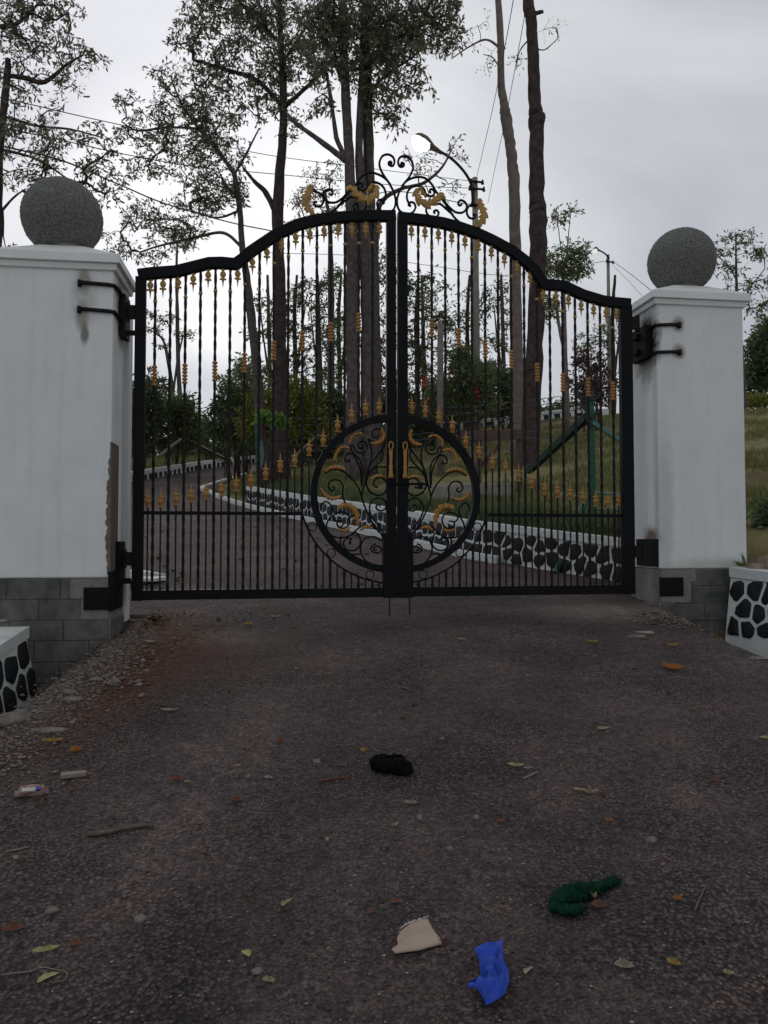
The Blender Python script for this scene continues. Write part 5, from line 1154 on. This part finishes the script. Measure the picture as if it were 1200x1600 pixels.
named = [(1052, 1049, 'orange', .15, .06, .5, -.5, 'large orange curled leaf lying right of centre below the right pillar'), (944, 1143, 'cream', .085, .035, .25, .5, 'pale yellow oval leaf in the middle right of the road'),
         (806, 1200, 'cream', .085, .028, .4, -.2, 'cream curled leaf right of the black rag, upper of the two pairs'), (826, 1203, 'pale', .05, .018, .3, .1, 'small tan leaf touching the cream leaf right of the rag'),
         (905, 1237, 'cream', .05, .02, .5, -.3, 'left half of the curled leaf pair above the green cloth'), (924, 1242, 'pale', .075, .022, .6, .2, 'right half of the curled leaf pair above the green cloth'),
         (72, 1497, 'lime', .085, .02, .4, .45, 'long yellow-green leaf at the lower left'), (76, 1535, 'lime', .07, .028, .1, .85, 'broad yellow-green leaf at the bottom left below the long one'),
         (383, 1498, 'lime', .045, .026, .2, -.8, 'small pale lime leaf alone left of centre near the bottom'), (450, 1418, 'cream', .07, .018, .3, 1.1, 'narrow tan leaf standing diagonal left of the cardboard'),
         (419, 1218, 'pale', .045, .025, .3, -.2, 'pale heart-like leaf left of the black rag'), (437, 1164, 'rust', .045, .035, .5, 0, 'small round tan leaf left above the rag'),
         (265, 1115, 'cream', .11, .02, .3, .1, 'long cream leaf on the red soil at left'), (277, 1224, 'rust', .06, .03, .5, .2, 'curled brown leaf left of the middle'),
         (371, 1254, 'rust', .06, .03, .4, .6, 'reddish brown leaf left of centre'), (83, 1162, 'yellow', .10, .03, .4, .3, 'yellow curled leaf near the loose stone at left'),
         (118, 1178, 'orange', .06, .04, .6, .2, 'bright orange leaf scrap beside the red soil'), (388, 980, 'yellow', .08, .04, .5, .1, 'bright yellow leaf near the left half of the gate'),
         (430, 967, 'cream', .10, .03, .5, .4, 'curled tan leaf just below the left gate leaf'), (413, 951, 'cream', .08, .02, .3, 0, 'white thin leaf under the left gate leaf'),
         (235, 1006, 'cream', .11, .03, .3, -.1, 'cream leaf on the dusty patch near the left pillar'), (212, 972, 'cream', .12, .03, .4, .2, 'long cream leaf at the foot of the left hinge stile'),
         (246, 968, 'yellow', .09, .04, .5, .1, 'yellow leaf at the foot of the left hinge stile'), (927, 1008, 'yellow', .09, .03, .4, 0, 'yellow leaf on the upper right of the road'),
         (1052, 1012, 'yellow', .11, .025, .6, 0, 'yellow bird-shaped leaf near the flank wall'), (1197, 1157, 'lime', .06, .03, .3, -.6, 'pale leaf cut by the right edge of the photo'),
         (620, 1415, 'rust', .06, .018, .2, .25, 'narrow rust leaf above the cardboard'), (20, 1462, 'rust', .07, .03, .4, .3, 'rust leaf at the left edge near the bottom'),
         (118, 1483, 'rust', .04, .02, .4, .3, 'small rust leaf right of the long yellow-green leaf'), (931, 1405, 'cream', .04, .03, .7, 1.2, 'cream scrap leaf on the end of the green cloth'),
         (936, 1422, 'rust', .05, .03, .5, -.3, 'tan leaf just below the green cloth'), (1053, 1518, 'yellow', .045, .02, .5, -.6, 'orange-yellow curled leaf at the lower right'),
         (976, 1522, 'pale', .06, .035, .4, -.2, 'torn pale brown leaf at the lower right'), (828, 1525, 'cream', .055, .014, .2, .9, 'thin straw leaf right of the blue strip'),
         (1060, 1412, 'orange', .03, .02, .5, 0, 'small orange fragment right of the green cloth'), (952, 1284, 'orange', .035, .02, .4, 0, 'small orange leaf below the curled pair'),
         (1118, 1221, 'rust', .04, .028, .4, 0, 'small pinkish leaf at the right'), (642, 1257, 'pale', .06, .025, .4, -.2, 'brown curled leaf below the black rag'), (568, 1177, 'yellow', .04, .025, .6, -.4, 'small yellow leaf left above the black rag'),
         (722, 1003, 'cream', .06, .03, .4, 0, 'cream curled leaf below the right gate leaf'), (783, 1283, 'rust', .04, .02, .3, 0, 'small tan leaf right of the dark patch in the middle')]
for i, (px, py, c, L_, wd, curl, a, lab) in enumerate(named): drop(leafmesh(L_, wd, curl, LC[c], i), px, py, a, 1, lab)
rw = random.Random(17); tm = [leafmesh(.055, .022, .5, LC[c], 90 + i) for i, c in enumerate(('brown', 'rust', 'pale', 'cream', 'brown', 'pale'))]
for i in range(160):
    Y = 2.1 + 4.6 * rw.random() ** .8; X = rw.uniform(-.5, .5) * Y
    if X < -1.95 or X > 2.3: continue
    o = link('fallen_leaf', rw.choice(tm), None, (X, Y, rz2(X, Y) + .003)); o.rotation_euler = (rw.uniform(-.2, .2), rw.uniform(-.2, .2), rw.uniform(0, 6.28)); o.scale = (rw.uniform(.25, .8),) * 3
    tag(o, 'one of the small dead leaf scraps scattered on the road before the gate', 'leaf', 'small dead leaf scraps on the road before the gate')
tm2 = [leafmesh(.10, .035, .5, LC[c], 190 + i) for i, c in enumerate(('cream', 'rust', 'pale', 'cream', 'yellow', 'brown', 'brown'))]
for i in range(110):
    Y = 7.3 + 8 * rw.random() ** 1.4; X = rw.uniform(interp(Y, LEFT) + .2, min(.8, interp(Y, EDGE) - .2))
    o = link('fallen_leaf', rw.choice(tm2), None, (X, Y, rz2(X, Y) + .003)); o.rotation_euler = (rw.uniform(-.2, .2), rw.uniform(-.2, .2), rw.uniform(0, 6.28)); o.scale = (rw.uniform(.5, 1.1),) * 3
    tag(o, 'one of the dry leaves scattered on the road behind the gate bars', 'leaf', 'dry leaves on the road behind the gate')
for i in range(36):
    X = -1.98 + abs(rw.gauss(0, .16)); Y = 6.35 + rw.gauss(0, .22)
    o = link('fallen_leaf', rw.choice(tm2), None, (X, Y, rz2(X, Y) + .004 + rw.random() * .02)); o.rotation_euler = (rw.uniform(-.5, .5), rw.uniform(-.5, .5), rw.uniform(0, 6.28)); o.scale = (rw.uniform(.4, .8),) * 3
    tag(o, 'one of the dead leaves heaped at the foot of the left gate post', 'leaf', 'dead leaves heaped by the left gate post')

# ---------------------------------------------------------------- litter
def flatpiece(name, label, cat, px_pts, mat_, thick=.003, wave=.004, lift=.004, sub=7):
    """an outline on the road given in photo pixels, triangulated as a fan grid with folds"""
    pts = [hit(*p) for p in px_pts]; c = sum(pts, Vector()) / len(pts); m = MB(); vs = []; n_ = len(pts)
    for lay in (0, 1):
        for j in range(sub + 1):
            f = j / sub
            for p in pts:
                q = c.lerp(p, f); z = rz2(q.x, q.y) - c.z + lift + (0 if lay else -thick) + wave * noise.noise(Vector((q.x * 28, q.y * 28, 1))) + wave * .6 * noise.noise(Vector((q.x * 80, q.y * 80, 4))) + wave
                vs.append((q.x - c.x, q.y - c.y, z))
    fs = []
    for j in range(sub):
        for k in range(n_): a = j * n_ + k; b_ = j * n_ + (k + 1) % n_; fs.append((a, b_, b_ + n_, a + n_)); o2 = (sub + 1) * n_; fs.append((a + o2 + n_, b_ + o2 + n_, b_ + o2, a + o2))
    e = sub * n_; o2 = (sub + 1) * n_
    for k in range(n_): fs.append((e + k, e + (k + 1) % n_, e + o2 + (k + 1) % n_, e + o2 + k))
    m.add(vs, fs); o = m.build(name, mat_, None, True, c); return tag(o, label, cat)
WH_ = mat('white_paper_fibres', (.55, .53, .50), .9, .1)
CARD = mat('beige_cardboard', (.36, .27, .21), .9, .1, var=(.42, .33, .27), vscale=12); BLUE = mat('blue_plastic_film', (.006, .04, .33), .5, .3, var=(.010, .06, .45), vscale=9, bump=[('n', 50, .004)])
KNIT = mat('dark_green_knit', (.004, .028, .016), .95, .1, var=(.008, .045, .026), vscale=30, bump=[('n', 140, .004), ('v', 180, .003)]); RAG = mat('black_rag_cloth', (.006, .006, .006), .95, .1, bump=[('n', 60, .01), ('v', 120, .004)])
flatpiece('cardboard_scrap', 'torn beige cardboard scrap lying in the foreground', 'cardboard', [(612, 1489), (617, 1496), (655, 1489), (690, 1480), (688, 1472), (677, 1458), (668, 1440), (660, 1442), (655, 1438), (650, 1446), (642, 1447), (636, 1453), (626, 1462), (620, 1472), (622, 1482)], CARD, .005, .003, .008)
cb = bpy.data.objects['cardboard_scrap']; m = MB(); rw = random.Random(4)
for k in range(26):
    u = k / 25; q = hit(622 + 44 * u, 1463 - 25 * u ** .6) - cb.location; d = Vector((rw.gauss(.004, .006), rw.uniform(.002, .012), rw.uniform(.0, .005))); w_ = Vector((.0022, 0, 0)); q.z = rz2(q.x + cb.location.x, q.y + cb.location.y) - cb.location.z + .014; q.y -= .006
    m.add([q - w_, q + w_, q + d], [(0, 1, 2)])
m.build('frayed_edge', WH_, cb)
flatpiece('plastic_strip', 'torn bright blue plastic strip in the foreground', 'plastic', [(742, 1490), (760, 1488), (775, 1486), (787, 1484), (785, 1498), (788, 1515), (794, 1532), (796, 1550), (788, 1568), (775, 1580), (760, 1588), (750, 1572), (742, 1560), (731, 1561), (731, 1555), (745, 1548), (752, 1542), (748, 1525), (741, 1508)], BLUE, .001, .024, .004, 12)
# green knitted glove: rolled tube with a folded finger end
def lump(name, label, cat, pths, mat_, sub=8):
    c = hit(*pths[0][0][:2]); root = thing(name, label, cat, tuple(c)); 
    for pi, (nm, pth) in enumerate([(q[-1], q[:-1]) for q in pths]):
        pts = []; rs = []
        for (px, py, r, h) in pth: p = hit(px, py); pts.append(Vector((p.x, p.y, p.z + h)) - c); rs.append(r)
        cp_ = catmull(pts, 12); rr = []
        for i in range(len(cp_)): f = i / 12; i0 = min(int(f), len(rs) - 1); i1 = min(i0 + 1, len(rs) - 1); rr.append(rs[i0] + (rs[i1] - rs[i0]) * (f - i0))
        m = MB(); m.tube(cp_, [r_ * (1 + .10 * math.sin(i_ * 1.3 + pi)) for i_, r_ in enumerate(rr)], 26, True); 
        m.v = [tuple(Vector((v[0], v[1], v[2] * .9)) + Vector((noise.noise(Vector(v) * 40 + Vector((pi, 0, 0))), noise.noise(Vector(v) * 40 + Vector((9, pi, 0))), noise.noise(Vector(v) * 40 + Vector((0, 5, pi))) * .8)) * .012 + Vector((noise.noise(Vector(v) * 130), 0, noise.noise(Vector(v) * 130 + Vector((3, 3, 3))))) * .007) for v in m.v]
        m.build(nm, mat_, root, True)
    return root
lump('knit_cloth', 'crumpled dark green knitted glove-like cloth on the road', 'cloth', [[(870, 1420, .024, .016), (884, 1408, .031, .022), (905, 1402, .031, .022), (925, 1396, .020, .018), (945, 1388, .018, .016), (962, 1382, .017, .014), (966, 1379, .007, .012), 'rolled_cuff'],
     [(866, 1414, .018, .012), (872, 1426, .021, .014), (890, 1428, .020, .014), (908, 1424, .018, .014), (914, 1420, .006, .012), 'folded_end']], KNIT)
lump('black_rag', 'crumpled black rag in the middle of the road', 'cloth', [[(584, 1200, .026, .012), (590, 1201, .042, .028), (600, 1205, .034, .022), (612, 1206, .036, .026), (626, 1207, .042, .026), (634, 1208, .040, .022), (638, 1204, .012, .010), 'bundle'],
     [(592, 1190, .012, .03), (610, 1193, .012, .034), (622, 1190, .012, .03), (634, 1192, .008, .02), 'fold']], RAG)
# sweet wrapper
WR = mat('red_wrapper_foil', (.20, .015, .015), .4, .5, var=(.40, .35, .33), vscale=45); WH = mat('white_wrapper_print', (.5, .48, .42), .4, .4); BL = mat('blue_wrapper_print', (.03, .06, .35), .4, .4)
root = thing('candy_wrapper', 'small red and white sweet wrapper at the left edge', 'wrapper', tuple(hit(50, 1243))); root.rotation_euler = (0, 0, .3)
m = MB(); m.tube([(-.07, 0, .012), (-.055, 0, .012), (-.045, 0, .018), (0, 0, .022), (.045, 0, .018), (.055, 0, .012), (.066, 0, .014)], [.018, .012, .024, .028, .024, .012, .020], 10, True, .45); m.build('foil', WR, root, True)
m = MB(); m.box((-.012, -.016, .030), (.028, .009, .004), Matrix.Rotation(.5, 3, 'X')); m.build('white_print', WH, root); m = MB(); m.box((.026, -.014, .031), (.009, .007, .004), Matrix.Rotation(.5, 3, 'X')); m.build('blue_print', BL, root)
# sticks, wood chip, stones
def stick(label, pts, r, mat_=WOOD):
    q = [hit(*p) for p in pts]; c = q[0]; m = MB(); q = [Vector((p.x, p.y, rz2(p.x, p.y) + r * 1.0)) - c for p in q]; cc_ = catmull(q, 5); m.tube([p + Vector((0, 0, .2 * r * noise.noise(p * 30))) for p in cc_], [r * (1 - .4 * i / len(cc_)) * (1 + .15 * noise.noise(p * 60)) for i, p in enumerate(cc_)], 7); return tag(m.build('stick', mat_, None, True, c), label, 'stick')
STK = mat('dry_twig', (.085, .07, .06), .95, .1, var=(.17, .14, .12), vscale=40); STP = mat('pale_twig', (.24, .20, .17), .95, .1)
stick('thick grey-brown stick lying across the left foreground', [(136, 1309), (155, 1306), (176, 1303), (195, 1298), (215, 1294), (240, 1294)], .011, STK)
stick('reddish stick fragment left of the black rag', [(497, 1222), (520, 1219), (545, 1216)], .006, mat('red_brown_twig', (.13, .05, .035), .9))
stick('pale twig at the left edge below the thick stick', [(8, 1334), (25, 1330), (46, 1325)], .004, STP)
stick('dark upright twig right of the green cloth', [(1086, 1428), (1094, 1408), (1104, 1388)], .004, STK)
stick('thin curved pale straw around the lower left leaves', [(2, 1526), (30, 1522), (48, 1521), (65, 1515), (88, 1519), (104, 1524), (102, 1535), (90, 1537)], .002, STP)
stick('small tan twig under the cream leaf right of the rag', [(818, 1215), (830, 1211), (840, 1207)], .005, STP)
stick('short dark twig in the upper middle of the road', [(628, 1075), (635, 1078), (643, 1082)], .008, STK)
stick('thin twig at the right edge', [(1182, 1327), (1195, 1324), (1215, 1322)], .004, STK)
p = hit(115, 1214); m = MB(); m.box((0, 0, .012), (.055, .022, .011)); o = m.build('wood_chip', mat('pale_sawn_wood', (.30, .25, .21), .9, .1, var=(.22, .18, .15), vscale=30), None, False, (p.x, p.y, rz2(p.x, p.y))); o.rotation_euler = (0, 0, .35); tag(o, 'pale sawn wood chip above the sweet wrapper', 'wood chip'); md = o.modifiers.new('bevel', 'BEVEL'); md.width = .004
STN = mat('pale_rubble_stone', (.13, .115, .10), .9, .1, var=(.26, .235, .21), vscale=18, bump=[('n', 40, .006)])
def rock(label, px, py, sx, sy, sz, a, seed, mt=STN):
    r = random.Random(seed); V = []; F = []; nu, nv = 9, 5
    for j in range(nv + 1):
        ph = -math.pi / 2 + math.pi * j / nv
        for i in range(nu):
            th = 2 * math.pi * i / nu; d = Vector((math.cos(ph) * math.cos(th), math.cos(ph) * math.sin(th), math.sin(ph))); k = (1 + .5 * noise.noise(d * 1.6 + Vector((seed, 0, 0))) + r.uniform(-.10, .10)) / max(abs(d.x * .9 + d.y * .5), abs(d.y * .9 - d.x * .4), abs(d.z)) ** .6; V.append((d.x * sx * k, d.y * sy * k, (d.z * k * .8 + .3) * sz))
    for j in range(nv):
        for i in range(nu): F.append((j * nu + i, j * nu + (i + 1) % nu, (j + 1) * nu + (i + 1) % nu, (j + 1) * nu + i))
    p = hit(px, py); o = link('loose_stone', npmesh('loose_stone', V, F, mt), None, (p.x, p.y, rz2(p.x, p.y))); o.rotation_euler = (0, 0, a); return tag(o, label, 'stone')
rock('flat pale stone shard on the road at the left below the drain', 76, 1141, .085, .03, .018, .15, 1)
rock('pale broken stone on the right of the road near the pillar', 996, 996, .07, .04, .022, .3, 2); rock('flat grey stone beside the broken one near the right pillar', 1008, 989, .07, .04, .015, -.2, 3, CONC)
rock('flat round pale stone by the flank wall at the right edge', 1186, 1029, .075, .04, .010, 0, 4); rock('small white pebble left below the green cloth', 656, 0 + 1275 - 0, .012, .012, .012, 0, 5)
rock('small white pebble right of the middle of the road', 744, 1274, .013, .013, .012, 0, 6); rock('white oval pebble left of the black rag', 495, 1191, .02, .014, .012, -.5, 7); rock('grey pebble above the green cloth at right', 1018, 1313, .018, .014, .014, 0, 8)
rock('small grey stone at lower left', 81, 1427, .02, .014, .013, .3, 9); rock('small tan stone left of centre', 219, 1439, .017, .017, .016, 0, 10); rock('tan stone right of the small lime leaf', 402, 1521, .017, .013, .012, 0, 11)
for i, (x, y, s, lab) in enumerate([(112, 1097, .05, 'pale rubble piece lowest in the heap below the left pillar'), (150, 1065, .045, 'whitish rubble lump highest in the heap by the pillar'), (178, 1070, .06, 'broad rubble piece at the right of the heap'), (108, 1084, .045, 'rubble lump left of the heap near the drain'), (20, 1128, .10, 'large brown lump at the road edge against the drain wall'), (222, 1090, .03, 'small lone rubble piece on the red soil')]): rock(lab, x, y, s, s * .6, s * .45, i, 30 + i)
rock('fist-sized pale stone resting on the drain wall top', 8, 1100, .05, .04, .02, 0, 50).location = P(4, 972, 5.45)
